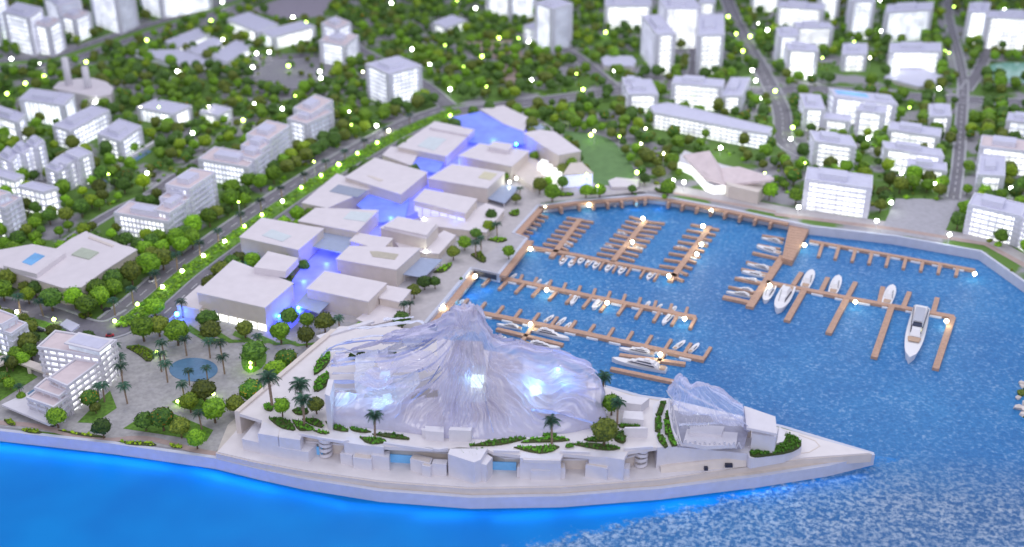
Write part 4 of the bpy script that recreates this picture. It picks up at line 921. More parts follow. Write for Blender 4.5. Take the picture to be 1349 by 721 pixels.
# spiral stairs
for lab, x, yb in (('white spiral stair drum between the first two seafront houses', 430, 603), ('white spiral stair drum at the right end of the seafront houses', 844, 616)):
    c = P(x, yb-3, DZ); root = thing('spiral_stair', lab, 'staircase', (c.x, c.y, DZ)); mb = MB(); mb.bar((c.x, c.y, DZ), (c.x, c.y, TZ-.1), .12, 10); mb.build('newel', white, root)
    for k in range(4):
        mb = MB(); zz = DZ+.1+k*.46; n_ = 20
        f = lambda a, r: (c.x+math.cos(a)*r, c.y+math.sin(a)*r)
        for q in range(n_):
            a0, a1 = q/n_*2*math.pi, (q+1)/n_*2*math.pi; t0, t1 = zz+.08*math.cos(a0+k), zz+.08*math.cos(a1+k)
            A_ = [(*f(a0, .44), t0), (*f(a0, .54), t0), (*f(a1, .54), t1), (*f(a1, .44), t1)]; B_ = [(x, y, z_+.27) for x, y, z_ in A_]
            mb.face(A_[::-1]); mb.face(B_); 
            for w_ in (1, 3): v_ = (w_+1) % 4; mb.face([A_[w_], A_[v_], B_[v_], B_[w_]])
            mb.face([(*f(a0, .05), t0+.02), (*f(a0, .45), t0+.02), (*f(a1, .45), t1+.02), (*f(a1, .05), t1+.02)])
        mb.build('winding_parapet', white, root)
# rising parapet bits on the terrace front
o = thing('terrace_parapet', 'low raised kerb lines along the front of the white podium', 'parapet', tuple(P(600, 600, TZ)))
for a in (T4((560, 330), (672, 352), (820, 375), (850, 368)), T4((1060, 385), (1349, 425)), T5((0, 322), (80, 335), (135, 325)), T5((405, 340), (560, 345)), T5((800, 345), (975, 352)), T5((1180, 330), (1349, 318))):
    mb = MB(); strip(mb, PP(a, TZ), .09, -.09, TZ+.002, TZ+.22); mb.build('kerb_line', white, o)
# white boxes on the terrace right of the mountain
def tbox(label, boxes, zb=TZ, m=white, name='terrace_cube', cat='block'):
    c = P(*boxes[0][0][0], zb); root = thing(name, label, cat, (c.x, c.y, zb))
    for pts, h in boxes: mb = MB(); mb.prism(PP(pts, zb+h), zb, zb+h); mb.build('cube', m, root)
tbox('white cube beside the curved hedges, nearest the big round tree', [(T5((1180, 255-55), (1320, 255-55), (1300, 190), (1185, 192)), .9)])
tbox('white cube near the blue green palm, middle of three', [(T5((1170, 140), (1295, 150), (1290, 100), (1180, 95)), .7)])
tbox('long white slant-edged block at the water edge behind the palms', [(T5((1120, 40), (1280, 60), (1330, 20), (1170, 0)), .8)])
tbox('low white cubes at the foot of the glass mountain', [(T4((1285, 300), (1349, 310), (1349, 285), (1290, 290)), .75), (T5((140, 210), (270, 215), (280, 195), (150, 190)), 1.1), (T5((0, 215), (110, 225), (110, 190), (0, 185)), .9)])
tbox('pale low step walls left of the glass mountain', [(T2((75, 235), (95, 250), (420, 0+150), (400, 140)), .2)])
# podium right of the second stair : wall falling towards the tip
root = thing('ramp_podium', 'long white wall falling toward the tip with a ramp line and two dark slots', 'podium', tuple(P(920, 610, DZ)))
rp = T6((248, 412), (300, 405), (690, 440), (700, 460), (710, 465), (880, 440), (960, 405), (960, 370), (880, 325), (640, 250), (420, 200), (280, 165), (225, 200), (225, 300))
zr = [TZ+.02, TZ+.02, 3.15, 3.0, 3.0, 2.9, 2.8, 2.9, 3.2, 3.6, TZ, TZ, TZ+.02, TZ+.02]
pts3 = [P(*p, z) for p, z in zip(rp, zr)]
mb = MB(); mb.prism([tuple(p[:2]) for p in pts3], DZ, zr); mb.build('wall', white, root)
mb = MB(); mb.prism([tuple(P(*p, TZ)[:2]) for p in T6((252, 408), (615, 432), (610, 445), (255, 420))], 3.2, 3.45, 0); 
a = P(*T6((265, 530))[0], DZ+.1); b_ = P(*T6((690, 455))[0], DZ+.9)
mb = MB(); mb.face([(a.x, a.y-.05, DZ), (b_.x, b_.y-.15, DZ), (b_.x, b_.y+.3, b_.z), (a.x, a.y+.35, DZ+.22)]); mb.face([(a.x, a.y+.35, DZ+.22), (b_.x, b_.y+.3, b_.z), (b_.x, b_.y+.9, b_.z), (a.x, a.y+.9, DZ+.22)]); mb.build('ramp', cream, root)
for x, y, w_ in ((483, 502, .3), (595, 487, .6)):
    p = P(*T6((x, y))[0], DZ+.3); mb = MB(); mb.box((p.x, p.y-.42, DZ+.25), (w_, .3, .25)); mb.build('slot', dark_m, root)
# tilted roof pavilion
root = thing('slanted_pavilion', 'white pavilion with a big tilted slab roof near the tip of the peninsula', 'pavilion', tuple(P(1005, 580, 2.9)))
tops = [P(*q, z) for q, z in zip(T6((675, 205), (830, 258), (838, 343), (688, 312)), (6.0, 5.7, 5.2, 5.3))]
mb = MB(); mb.face([tuple(p) for p in tops]); low = [p-Vector((0, 0, .22)) for p in tops]; mb.face([tuple(p) for p in low[::-1]])
for k in range(4): j = (k+1) % 4; mb.face([tops[k], low[k], low[j], tops[j]])
mb.build('roof_slab', white, root)
mb = MB(); q = [P(*q, z) for q, z in zip(T6((715, 345), (832, 362), (845, 320), (720, 290)), (4.7,)*4)]; mb.prism([tuple(p[:2]) for p in q], 2.9, 4.75); mb.build('wall', white, root)
mb = MB(); mb.prism(PP(T6((692, 405), (800, 400), (870, 380), (885, 345), (850, 305), (840, 380), (720, 385)), 3.3), 2.7, 3.3); mb.build('plinth', white, root)
mb = MB(); a = P(*T6((672, 330))[0], 4.2); mb.box((a.x+.5, a.y+.8, 2.9), (.5, .8, 2.0)); mb.build('side_wall', cream, root)

# ------------------------------------------------------------------ planted beds
def hedge(label, pts, z=TZ, h=.22, m=hedge_m, sm=1, leaf=30):
    ln = PP(pts, z+h*.5)
    if sm: ln = smooth_line(ln+[ln[0]], sm)[:-1]
    c = sum((Vector(p) for p in ln), Vector((0, 0)))/len(ln); root = thing('planting_bed', label, 'planting bed', (c.x, c.y, z))
    mb = MB(); mb.prism(ln, z+.002, z+h*.5); mb.build('soil', mat('soil', (.06, .08, .02), .9), root)
    mb = MB(); xs = [p[0] for p in ln]; ys = [p[1] for p in ln]; rng = random.Random(len(FOOT)+int(abs(c.x)*10)); ar_ = (max(xs)-min(xs))*(max(ys)-min(ys)); n = int(min(900, max(60, ar_*leaf)))
    for _ in range(n):
        p = (rng.uniform(min(xs), max(xs)), rng.uniform(min(ys), max(ys)))
        if not inside(p, ln): continue
        s = rng.uniform(.07, .14); mb.ball((p[0], p[1], z+h*.5+rng.uniform(0, h*.35)), s, 1, .9, .8, ns=3) if rng.random() < .55 else None
        a = rng.uniform(0, 6.28); t = rng.uniform(.3, 1.2); d = Vector((math.cos(a), math.sin(a), 0)); q = Vector((p[0], p[1], z+h*.5)); tipv = q+d*.12+Vector((0, 0, h*.5+rng.uniform(.02, .14)*t)); sd = Vector((-d.y, d.x, 0))*.05
        mb.face([q-sd, q+sd, tipv])
    o = mb.build('leaves', m, root); return root
beds = [T4((378, 226), (430, 224), (490, 235), (528, 270), (540, 300), (470, 292), (415, 262)), T4((515, 235), (575, 245), (660, 290), (600, 300), (550, 298)), T4((575, 232), (650, 225), (690, 245), (705, 285), (640, 268)), T4((712, 245), (790, 262), (870, 305), (780, 300), (735, 275)), T4((640, 298), (750, 310), (700, 322)), T4((855, 280), (1000, 305), (940, 312), (870, 300)), T4((990, 320), (1130, 315), (1240, 355), (1110, 345)), T4((915, 338), (1000, 340), (1085, 355), (1040, 380), (960, 378)), T4((345, 150), (380, 135), (405, 150), (400, 185), (355, 178)), T4((515, 180), (560, 160), (620, 180), (600, 205), (540, 205)), T4((645, 10), (690, -10), (735, 0), (730, 30), (650, 80)),
        T5((265, 300), (400, 265), (620, 247), (540, 275), (420, 298)), T5((568, 280), (640, 255), (760, 250), (880, 262), (790, 275)), T5((525, 308), (640, 305), (815, 295), (740, 340), (660, 348)), T5((695, 240), (740, 228), (790, 240), (740, 248)), T5((865, 288), (1000, 282), (1175, 310), (1100, 328), (990, 315)), T5((940, 262), (1000, 245), (1100, 270), (980, 275)), T5((150, 325), (260, 328), (370, 318), (310, 380), (210, 355)), T5((1110, 230), (1150, 210), (1190, 215), (1190, 280), (1130, 268)), T5((1145, 175), (1200, 165), (1285, 180), (1250, 190), (1150, 192)), T5((965, 35), (1040, 50), (1060, 75), (1000, 70)), T5((830, 305), (860, 293), (885, 300), (850, 310))]
bl_ = ['round cornered green bed under the bright round tree on the podium', 'narrow green bed left of the forked paths on the podium', 'green bed with a point under the dark round tree on the podium', 'long leaf shaped bed at the foot of the mountain wall', 'tiny green triangle at the path fork on the podium', 'thin green strip at the mountain foot behind the lone palm', 'long thin green bed right of the lone palm', 'pointed green bed around the lone palm', 'small round green bed under the leftmost podium palm', 'small green bed under the paired podium palms', 'tall curved green bed at the left of the mountain', 'long green wedge in front of the mountain centre', 'thin green wedge behind the front palm', 'boat shaped green bed at the foot of the front palm', 'tiny green patch touching the glass skirt', 'long green bed under the big round tree', 'green strip behind the big round tree', 'green planted roof on the wedge shaped house', 'leafy mass right of the big round tree', 'green strip between two white terrace cubes', 'green hedge behind the palm at the water side', 'tiny green bed between crossing paths']
for k, (q, lb) in enumerate(zip(beds, bl_)):
    hedge(lb, q, TZ+(.0 if k != 17 else -.18), .26 if k not in (18,) else .5)
for lb, q in (('dark hedge seen through the film ribbons, left one', [(458, 470), (468, 463), (482, 464), (478, 473)]), ('dark hedge seen through the film ribbons, right one', [(500, 466), (512, 460), (524, 462), (518, 470)])): hedge(lb, q, TZ, .5, FOL['dark'])
for lb, q in (('upper curved hedge left of the glass mountain', T2((140, 325), (160, 335), (150, 400), (60, 470), (60, 430), (85, 375))), ('lower curved hedge left of the glass mountain', T2((150, 450), (150, 500), (60, 575), (62, 510), (90, 470)))): hedge(lb, q, TZ, .35)
for k, q in enumerate((T6((265, 180), (292, 178), (270, 245), (240, 250)), T6((235, 262), (268, 258), (262, 335), (235, 325)), T6((245, 348), (275, 345), (300, 400), (285, 408), (255, 375)), T6((295, 225), (310, 250), (312, 270), (285, 265)), T6((282, 272), (315, 272), (322, 345), (285, 338)), T6((298, 350), (325, 352), (345, 395), (320, 400)))):
    hedge(['top hedge block of the left curved row', 'middle hedge block of the left curved row', 'bottom hedge block of the left curved row', 'top hedge block of the right curved row', 'middle hedge block of the right curved row', 'bottom hedge block of the right curved row'][k]+' before the small glass canopy', q, TZ, .35, sm=0)
hedge('bright curved hedge wrapping the tilted roof pavilion', T6((700, 430), (760, 425), (840, 405), (880, 385), (872, 345), (905, 342), (955, 375), (960, 400), (900, 430), (790, 445), (708, 455)), 2.95, .45, FOL['bright'] and hedge_m, leaf=60)
# seafront beds
for lb, q in (('small flower bed on the seafront path at the far left', [(5, 553), (15, 552), (22, 559), (12, 560)]), ('narrow flower bed under the dark round seafront tree', [(28, 565), (50, 566), (57, 571), (36, 570)]), ('long thin flower strip between two seafront trees', [(76, 566), (100, 569), (130, 573), (142, 576), (110, 574)]), ('yellow green bed on the seafront path, left of two', [(158, 581), (200, 582), (208, 587), (170, 586)]), ('small yellow green bed on the seafront path, right of two', [(224, 585), (240, 587), (240, 590), (226, 589)])):
    hedge(lb, q, LZ+.03, .2, FOL['yellow'])
hedge('flower bed island at the road junction', [(103, 414), (120, 410), (121, 417), (112, 420), (104, 418)], LZ, .25, FOL['yellow'], sm=0)
hedge('bright bed with a lamp in the plaza left of the pool', [(166, 457), (185, 455), (206, 466), (196, 478), (182, 466)], LZ, .28, FOL['yellow'])
for lb, q in (('shrub bed on the marina walk under the first trees', [(571, 358), (590, 346), (597, 348), (585, 358)]), ('shrub bed on the marina walk with orange flowers', [(620, 335), (632, 330), (642, 342), (636, 346)]), ('narrow shrub bed on the marina walk beside the palm', [(642, 315), (655, 312), (671, 314), (660, 319)]), ('shrub bed beside the last marina walk tree', [(670, 280), (684, 275), (684, 283), (674, 284)]), ('low shrub strip before the violet porch', [(732, 254), (755, 253), (756, 257), (735, 258)]), ('low shrub strip beside the white kiosk', [(764, 253), (785, 252), (786, 255), (766, 255)]), ('shrub strip on the promenade before the wedge museum', [(862, 248), (885, 250), (888, 254), (868, 253)])):
    hedge(lb, q, LZ, .35, FOL['yellow'] if 'orange' in lb else FOL['bright'])
#@@PART3
# ------------------------------------------------------------------ glass mountain
def film(name, col, a0, a1, rough=.12, emis=0):
    m = bpy.data.materials.new(name); m.use_nodes = True; nt = m.node_tree; b = nt.nodes['Principled BSDF']
    b.inputs['Base Color'].default_value = (*col, 1); b.inputs['Roughness'].default_value = rough; b.inputs['Specular IOR Level'].default_value = .9
    lw = nt.nodes.new('ShaderNodeLayerWeight'); lw.inputs['Blend'].default_value = .45
    tc = nt.nodes.new('ShaderNodeTexCoord'); n = nt.nodes.new('ShaderNodeTexNoise'); n.inputs['Scale'].default_value = .9; n.inputs['Detail'].default_value = 5
    nt.links.new(tc.outputs['Object'], n.inputs['Vector'])
    ad = nt.nodes.new('ShaderNodeMath'); ad.operation = 'ADD'; nt.links.new(lw.outputs['Facing'], ad.inputs[0])
    sc = nt.nodes.new('ShaderNodeMath'); sc.operation = 'MULTIPLY_ADD'; sc.inputs[1].default_value = .9; sc.inputs[2].default_value = -.45; nt.links.new(n.outputs['Fac'], sc.inputs[0]); nt.links.new(sc.outputs[0], ad.inputs[1])
    mr = nt.nodes.new('ShaderNodeMapRange'); mr.inputs[1].default_value = .1; mr.inputs[2].default_value = .9; mr.inputs[3].default_value = a0; mr.inputs[4].default_value = a1
    nt.links.new(ad.outputs[0], mr.inputs[0]); nt.links.new(mr.outputs[0], b.inputs['Alpha'])
    b2 = nt.nodes.new('ShaderNodeBump'); b2.inputs['Strength'].default_value = .35; b2.inputs['Distance'].default_value = .12
    n2 = nt.nodes.new('ShaderNodeTexNoise'); n2.inputs['Scale'].default_value = 2.2; n2.inputs['Detail'].default_value = 3; nt.links.new(tc.outputs['Object'], n2.inputs['Vector'])
    nt.links.new(n2.outputs['Fac'], b2.inputs['Height']); nt.links.new(b2.outputs[0], b.inputs['Normal'])
    return m
filmA = film('crumpled_film', (.66, .64, .86), .50, .98, .07); filmC = film('blue_film', (.42, .52, .95), .55, .97, .05); filmB = film('clear_film', (.78, .82, 1.0), .50, .97, .05)
frontg = [(434, 561), (480, 564), (540, 571), (600, 579), (640, 579), (700, 576), (750, 571), (800, 560)]
backg = [(452, 500), (500, 492), (560, 488), (640, 490), (700, 497), (750, 508), (795, 530)]
crest = [(434, 492), (445, 474), (470, 462), (500, 456), (530, 447), (555, 440), (575, 430), (592, 415), (602, 407), (612, 410), (622, 405), (632, 410), (640, 428), (648, 447), (670, 456), (690, 458), (705, 465), (730, 468), (750, 474), (768, 480), (783, 489), (790, 505), (800, 552)]
def interp(tab, x):
    xs = [t[0] for t in tab]; ys = [t[1] for t in tab]; return float(np.interp(x, xs, ys))
def ridged(p, oct=3):
    s = 0; a = 1; f = 1
    for _ in range(oct): s += a*(1-abs(noise.noise(p*f))*2); a *= .5; f *= 2.1
    return s/1.75
def sharp(p, oct=3):
    s = 0; a = 1; f = 1
    for _ in range(oct): s += a*max(0, 1-abs(noise.noise(p*f))*2.4)**3; a *= .55; f *= 2.0
    return s/1.6
PK = P(615, 535, TZ)
def sheet(frontg, backg, crest, x0, x1, nu, nv, zb, vc=.55, amp=.55, seed=0, vmax=1.0, prof=None, pk=PK, vmin=0.0, hole=None, fk=3.2):
    V = []; F = []
    for i in range(nu+1):
        x = x0+(x1-x0)*i/nu
        fr = P(x, interp(frontg, x), zb); bk = P(x, interp(backg, x), zb)
        cr = fr.lerp(bk, vc); hc = max(.2, zat(cr.y, interp(crest, x))-zb)
        for j in range(nv+1):
            v = vmin+(vmax-vmin)*j/nv; g_ = fr.lerp(bk, v)
            if v < vc: t = v/vc; h = hc*prof(t, (x-x0)/(x1-x0))
            else: t = (v-vc)/(1-vc); h = hc*(1-.45*t*t)
            d = Vector((g_.x-pk.x, (g_.y-pk.y))); r_ = d.length; th = math.atan2(d.y, d.x)
            th += .16*noise.noise(Vector((g_.x*.3, g_.y*.3, seed+2))); rd = .35*ridged(Vector((math.cos(th)*fk, math.sin(th)*fk, r_*.09+seed)), 2)+1.0*sharp(Vector((math.cos(th)*fk*2.1, math.sin(th)*fk*2.1, r_*.07+seed+3)), 3)
            rd2 = noise.noise(Vector((g_.x*.5, g_.y*.5, seed+5)))
            env = min(1, h/2.0)*(1 if v <= vc else 1)*min(1, v/.12+.15)
            hh = h+env*(amp*1.25*(rd-.6)+.6*rd2)
            if abs(v-vc) < .06: hh = h+(hh-h)*.35
            ox = .35*noise.noise(Vector((g_.x*.7, g_.y*.7, h+seed)))
            V.append((g_.x+ox, g_.y-env*amp*.5*(rd-.6), zb+max(0.02, hh)))
    for i in range(nu):
        for j in range(nv):
            if hole and hole(i/nu, vmin+(vmax-vmin)*(j+.5)/nv, V[i*(nv+1)+j]): continue
            a = i*(nv+1)+j; F.append((a, a+nv+1, a+nv+2, a+1))
    return V, F
root = thing('glass_mountain', 'crumpled translucent glass mountain over glowing cream terraces on the peninsula', 'glass sculpture', tuple(P(615, 560, TZ)))
def prof(t, u):
    s = min(1, max(0, (u-.05)/.35)); cliff = t**.38; slope = t**1.05; sr = min(1, max(0, (u-.75)/.2))
    k = cliff*(1-s)+slope*s; k = k*(1-sr)+ (t**.7)*sr; return k
def hole(u, v, p):
    if u < .40 and v > .10 and p[2] > TZ+2.2 and noise.noise(Vector((p[0]*.16, p[1]*.6, p[2]*1.3))) > -.22+u*.75: return True
    return v > .55 and u > .30 and noise.noise(Vector((p[0]*.5, p[1]*.5, 9.1))) > .38
def addsheet(V, F, name, m, par, thick=.05):
    me = bpy.data.meshes.new(name); off = par.location
    me.from_pydata([(x-off[0], y-off[1], z-off[2]) for x, y, z in V], [], F); me.materials.append(m)
    me.polygons.foreach_set('use_smooth', [True]*len(F)); me.update()
    o = bpy.data.objects.new(name, me); COL.objects.link(o); o.parent = par; return o
V, F = sheet(frontg, backg, crest, 434, 800, 400, 150, TZ, prof=prof, hole=hole); addsheet(V, F, 'outer_glass', filmA, root)
crest2 = [(x, y+14) for x, y in crest]
V, F = sheet([(x, y-14) for x, y in frontg], [(x, y) for x, y in backg], crest2, 470, 785, 200, 80, TZ, prof=prof, amp=.8, seed=4, hole=lambda u, v, p: noise.noise(Vector((p[0]*.35, p[1]*.35, 2.2))) > .05); addsheet(V, F, 'inner_glass', filmB, root)
# long flowing ribbons of film on the left flank
def ribbon(pts, wd, seed, m=filmB, tilt=.5, par=root):
    c = [P(x, y, z) for x, y, z in pts]; n = 60; V = []; F = []; K = 8
    cc = []
    for k in range(n+1):
        u = k/n*(len(c)-1); i = min(int(u), len(c)-2); t = u-i; p0 = c[max(0, i-1)]; p1 = c[i]; p2 = c[i+1]; p3 = c[min(len(c)-1, i+2)]
        cc.append(.5*((2*p1)+(p2-p0)*t+(2*p0-5*p1+4*p2-p3)*t*t+(3*p1-p0-3*p2+p3)*t**3))
    for k, p in enumerate(cc):
        for j in range(K+1):
            s = j/K-.5; w_ = wd*(.75+.5*noise.noise(Vector((k*.12, seed, 0))))
            dz = -s*w_*tilt*1.2+.16*noise.noise(Vector((k*.07, s*7, seed*3)))+.10*noise.noise(Vector((k*.25, s*9, seed)))
            V.append((p.x, p.y+s*w_*1.5, p.z+dz))
    for k in range(n):
        for j in range(K):
            a = k*(K+1)+j; F.append((a, a+K+1, a+K+2, a+1))
    return addsheet(V, F, 'film_ribbon', m, par)
RB = [([(430, 462, 6.6), (455, 450, 7.2), (490, 443, 7.6), (530, 441, 8.0), (575, 430, 8.8)], .7), ([(437, 476, 6.6), (480, 470, 7), (525, 467, 7.4), (568, 448, 8.2), (598, 420, 9.2)], .6), ([(424, 468, 6.2), (432, 462, 6.6), (452, 460, 6.8), (470, 466, 6.8)], .9), ([(640, 440, 8.8), (665, 452, 8.2), (700, 460, 7.8), (740, 468, 7.6), (775, 480, 7)], .7), ([(720, 480, 7.2), (750, 490, 7), (775, 500, 6.4), (792, 510, 5.8)], .8), ([(700, 540, 5.6), (740, 545, 5.2), (790, 560, 4.5)], .8), ([(612, 560, 5.3), (618, 520, 6.6), (618, 470, 8.4), (616, 420, 9.7)], .5), ([(650, 570, 4.8), (640, 530, 6.2), (632, 480, 8)], .5), ([(580, 565, 4.9), (590, 520, 6.4), (605, 460, 8.6)], .5), ([(424, 470, 6.4), (440, 456, 7), (480, 449, 7.4), (520, 450, 7.8), (560, 449, 8), (592, 430, 8.8)], 1.1), ([(459, 433, 7.4), (500, 430, 7.6), (545, 423, 7.8), (560, 426, 8)], 1.3), ([(520, 446, 7.4), (550, 440, 7.8), (580, 428, 8.6), (602, 412, 9.4)], 1.0), ([(505, 421, 7.0), (545, 418, 7.2)], .8),
      ([(436, 482, 6.4), (470, 478, 6.8), (520, 474, 7.2), (565, 455, 8), (600, 425, 9.2)], .8), ([(438, 492, 6.0), (480, 491, 6.3), (530, 484, 6.8), (575, 462, 7.8), (606, 430, 9)], .9), ([(438, 503, 5.8), (480, 503, 6.1), (530, 496, 6.5), (570, 480, 7.2), (600, 450, 8.4)], .9), ([(440, 513, 5.5), (490, 512, 5.8), (530, 508, 6.1), (570, 495, 6.7), (598, 470, 7.8)], .8), ([(500, 540, 5.0), (540, 528, 5.5), (570, 505, 6.4), (592, 480, 7.4), (606, 450, 8.6)], .6), ([(442, 466, 6.8), (480, 462, 7.0), (520, 462, 7.4), (560, 455, 8)], .5),
      ([(650, 452, 8.2), (690, 462, 7.6), (730, 470, 7.4), (770, 481, 7.0), (788, 492, 6.4)], .9), ([(642, 446, 8.6), (668, 470, 7.8), (690, 495, 7), (720, 520, 6.2)], .8), ([(690, 458, 8), (720, 490, 7), (752, 512, 6.2), (785, 528, 5.4)], .9), ([(634, 425, 9.4), (632, 460, 8.6), (620, 500, 7.2), (612, 540, 5.8)], .5), ([(600, 420, 9.4), (592, 460, 8.2), (560, 510, 6.6), (520, 550, 5.2)], .6), ([(735, 500, 6.8), (765, 500, 6.6), (787, 500, 6.0)], .8), ([(730, 515, 6.4), (760, 515, 6.0), (790, 512, 5.4)], .7)]
for k, (pts, wd) in enumerate(RB): ribbon(pts, wd*.95, k*1.7, filmC if k % 2 else filmB)
# what glows and stands inside
lightbox = flat_emit('light_box', (.35, .70, 1), .75); lightbox2 = flat_emit('light_box_bright', (.65, .87, 1), 1.8)
for pts, z0, z1, m, nm in (([(604, 498), (616, 501), (620, 494), (608, 491)], 6.0, 6.5, lightbox, 'light_box'), ([(620, 501), (635, 502), (638, 492), (624, 490)], 6.0, 6.7, lightbox2, 'light_box'), ([(490, 531), (504, 534), (508, 527), (494, 524)], 4.9, 5.4, lightbox, 'light_box'), ([(506, 526), (516, 524), (514, 518), (504, 520)], 4.9, 5.5, lightbox, 'light_box'), ([(441, 526), (456, 524), (460, 517), (444, 518)], 5.0, 5.7, lightbox, 'light_box'), ([(688, 500), (702, 504), (706, 492), (694, 488)], 5.8, 6.5, lightbox, 'light_box'), ([(700, 516), (714, 512), (708, 504), (698, 508)], 5.6, 6.1, lightbox2, 'light_box'), ([(500, 496), (514, 495), (514, 489), (502, 490)], 6.0, 6.4, lightbox, 'light_box')):
    mb = MB(); mb.prism(PP(pts, z1), z0, z1); mb.build(nm, m, root)
for pts, z0, z1 in (([(445, 536), (505, 540), (535, 535), (525, 518), (455, 520)], TZ, 4.8), ([(535, 540), (630, 545), (645, 530), (600, 510), (545, 515)], TZ, 4.8), ([(575, 530), (640, 530), (655, 505), (600, 498)], TZ, 5.6), ([(640, 505), (686, 515), (690, 470), (645, 462)], TZ, 6.6), ([(665, 538), (745, 538), (755, 520), (680, 514)], TZ, 4.8), ([(590, 480), (640, 482), (636, 450), (600, 448)], TZ, 7.6), ([(700, 515), (770, 520), (775, 495), (705, 485)], TZ, 5.6)):
    mb = MB(); mb.prism(PP(pts, z1), z0, z1); mb.build('inner_terrace', cream, root)
mb = MB(); q = [P(433, 560, TZ), P(437, 574, TZ)]; mb.prism([(q[0].x, q[0].y-.6), (q[0].x+.45, q[0].y-.9), (q[0].x+.45, q[0].y+1.6), (q[0].x, q[0].y+1.6)], TZ, 7.4); mb.build('end_wall', white, root)
for px, py, z, e in ((620, 498, 7.8, 45), (706, 506, 7.4, 90), (500, 520, 6.9, 45), (735, 488, 7.2, 80), (745, 505, 6.6, 50), (460, 520, 6.8, 30)):
    blue_point(px, py, z, e, (.25, .60, 1)).name = 'sculpture_light'
# ------------------------------------------------------------------ small glass canopy
root = thing('glass_shell', 'small crumpled glass shell over white lattice near the tilted roof pavilion', 'glass sculpture', tuple(P(930, 590, TZ)))
fg = [(880, 560), (893, 584), (930, 590), (975, 589), (990, 575)]; bg_ = [(880, 535), (900, 540), (940, 545), (975, 553), (990, 560)]; cr = [(878, 522), (882, 516), (890, 502), (898, 507), (905, 514), (915, 508), (925, 511), (945, 524), (962, 536), (975, 540), (982, 558), (990, 570)]
pk2 = P(895, 545, TZ)
V, F = sheet(fg, bg_, cr, 879, 985, 120, 60, TZ, prof=lambda t, u: .30+.70*t**.55, amp=.30, pk=pk2, seed=8, vmin=.12, fk=2.2); V = [(x, y, z+.35) for x, y, z in V]
addsheet(V, F, 'outer_glass', film('shell_film', (.66, .70, .98), .34, .92, .05), root)
for pts, wd, s in (([(878, 515, 6.4), (892, 532, 6.6), (920, 545, 6.0), (975, 548, 5.6)], .8, 3.1), ([(886, 503, 7.2), (910, 520, 7), (950, 540, 6.2), (985, 560, 5.2)], .7, 5.5), ([(895, 560, 5.4), (930, 558, 5.4), (975, 556, 5.2)], .6, 7.7)): ribbon(pts, wd, s, par=root)
mb = MB(); z0 = TZ; 
for k in range(13):
    a = P(893+k*6.4, 587+min(k, 5)*.6, z0); b_ = P(896+k*6.4, 588+min(k, 5)*.6, z0); h = .55+.12*(k % 2)
    mb.bar((a.x, a.y, z0), (b_.x, b_.y, z0+h), .05, 5); mb.bar((b_.x+.22, b_.y, z0), (b_.x, b_.y, z0+h), .05, 5)
a, b_ = P(893, 572, z0+.7), P(974, 575, z0+.7)
mb.build('lattice', white, root)
mb = MB(); c = P(893, 585, TZ); pp = [P(893, 586, TZ), P(886, 565, 4.9), P(882, 545, 5.8), P(881, 525, 6.5)]; p2 = [P(898, 588, TZ), P(892, 562, 4.7), P(888, 545, 5.4), P(885, 530, 6.1)]
for k in range(3): mb.bar(pp[k], pp[k+1], .09, 6); mb.bar(p2[k], p2[k+1], .07, 6); mb.bar(pp[k], p2[k+1], .05, 5); mb.bar(p2[k], pp[k+1], .05, 5)
mb.build('lattice_arch', white, root)
mb = MB(); mb.prism(PP([(893, 588), (935, 592), (980, 590), (985, 572), (985, 556), (885, 540), (884, 556)], TZ+.03), TZ+.004, TZ+.03); mb.build('inner_floor', mat('shell_floor', (.34, .34, .44), .5, .1, 3), root)
for pts, h in (([(900, 583), (930, 588), (970, 586), (972, 570), (905, 565)], .35), ([(908, 570), (950, 573), (955, 562), (910, 558)], .6)):
    mb = MB(); mb.prism(PP(pts, TZ+h), TZ, TZ+h); mb.build('tier', white, root)
mb = MB()
for k in range(16):
    a = P(906+k*3.4, 558-.3*k, 5.4); mb.bar((a.x, a.y, 5.0), (a.x+(.18 if k % 2 else -.18), a.y, 5.9), .035, 4)
mb.build('lattice_band', white, root)

# ================================================================== TREES
def crown_mesh(seed, sub=3, leaves=240, squash=1.0):
    rng = random.Random(seed); mb = MB()
    bm = bmesh.new(); bmesh.ops.create_icosphere(bm, subdivisions=sub, radius=1)
    for v in bm.verts:
        n1 = noise.noise(v.co*1.6+Vector((seed, 0, 0))); n2 = noise.noise(v.co*4.5+Vector((0, seed, 0))); n3 = noise.noise(v.co*9+Vector((0, 0, seed)))
        v.co *= (1+.22*n1+.20*n2+.14*n3); v.co.z *= squash*(.92 if v.co.z > 0 else .8)
    for f in bm.faces: mb.face([tuple(v.co) for v in f.verts])
    vs_ = [v.co.copy() for v in bm.verts]; bm.free()
    for _ in range(leaves):
        p = rng.choice(vs_); d = p.normalized(); t = Vector((rng.uniform(-1, 1), rng.uniform(-1, 1), rng.uniform(-1, 1))).cross(d).normalized(); s = rng.uniform(.08, .16); c = p*rng.uniform(.95, 1.10); u = d.cross(t)
        mb.face([c-t*s, c+u*s*.7+d*s*.5, c+t*s, c-u*s*.7+d*s*.3])
    return mb
RC = .92   # crown radius
TREEP = {}
def tree_proto(kind, var):
    mb = crown_mesh(KORD.index(kind)*13+var*3+1, 3, 260, 1.0 if var % 2 else .9)
    cm = MB(); cm.v = [(x*RC, y*RC, z*RC+1.45) for x, y, z in mb.v]; cm.f = mb.f; cm.m = mb.m
    tm = MB(); tm.bar((0, 0, 0), (.03, .02, .9), .10, 7, .07); tm.bar((.03, .02, .85), (.35, .1, 1.5), .06, 5, .03); tm.bar((.03, .02, .8), (-.3, -.15, 1.45), .06, 5, .03)
    return cm.mesh('crown', FOL[kind]), tm.mesh('trunk', trunk_m)
KORD = ['green', 'bright', 'dark', 'olive', 'orange', 'yellow']
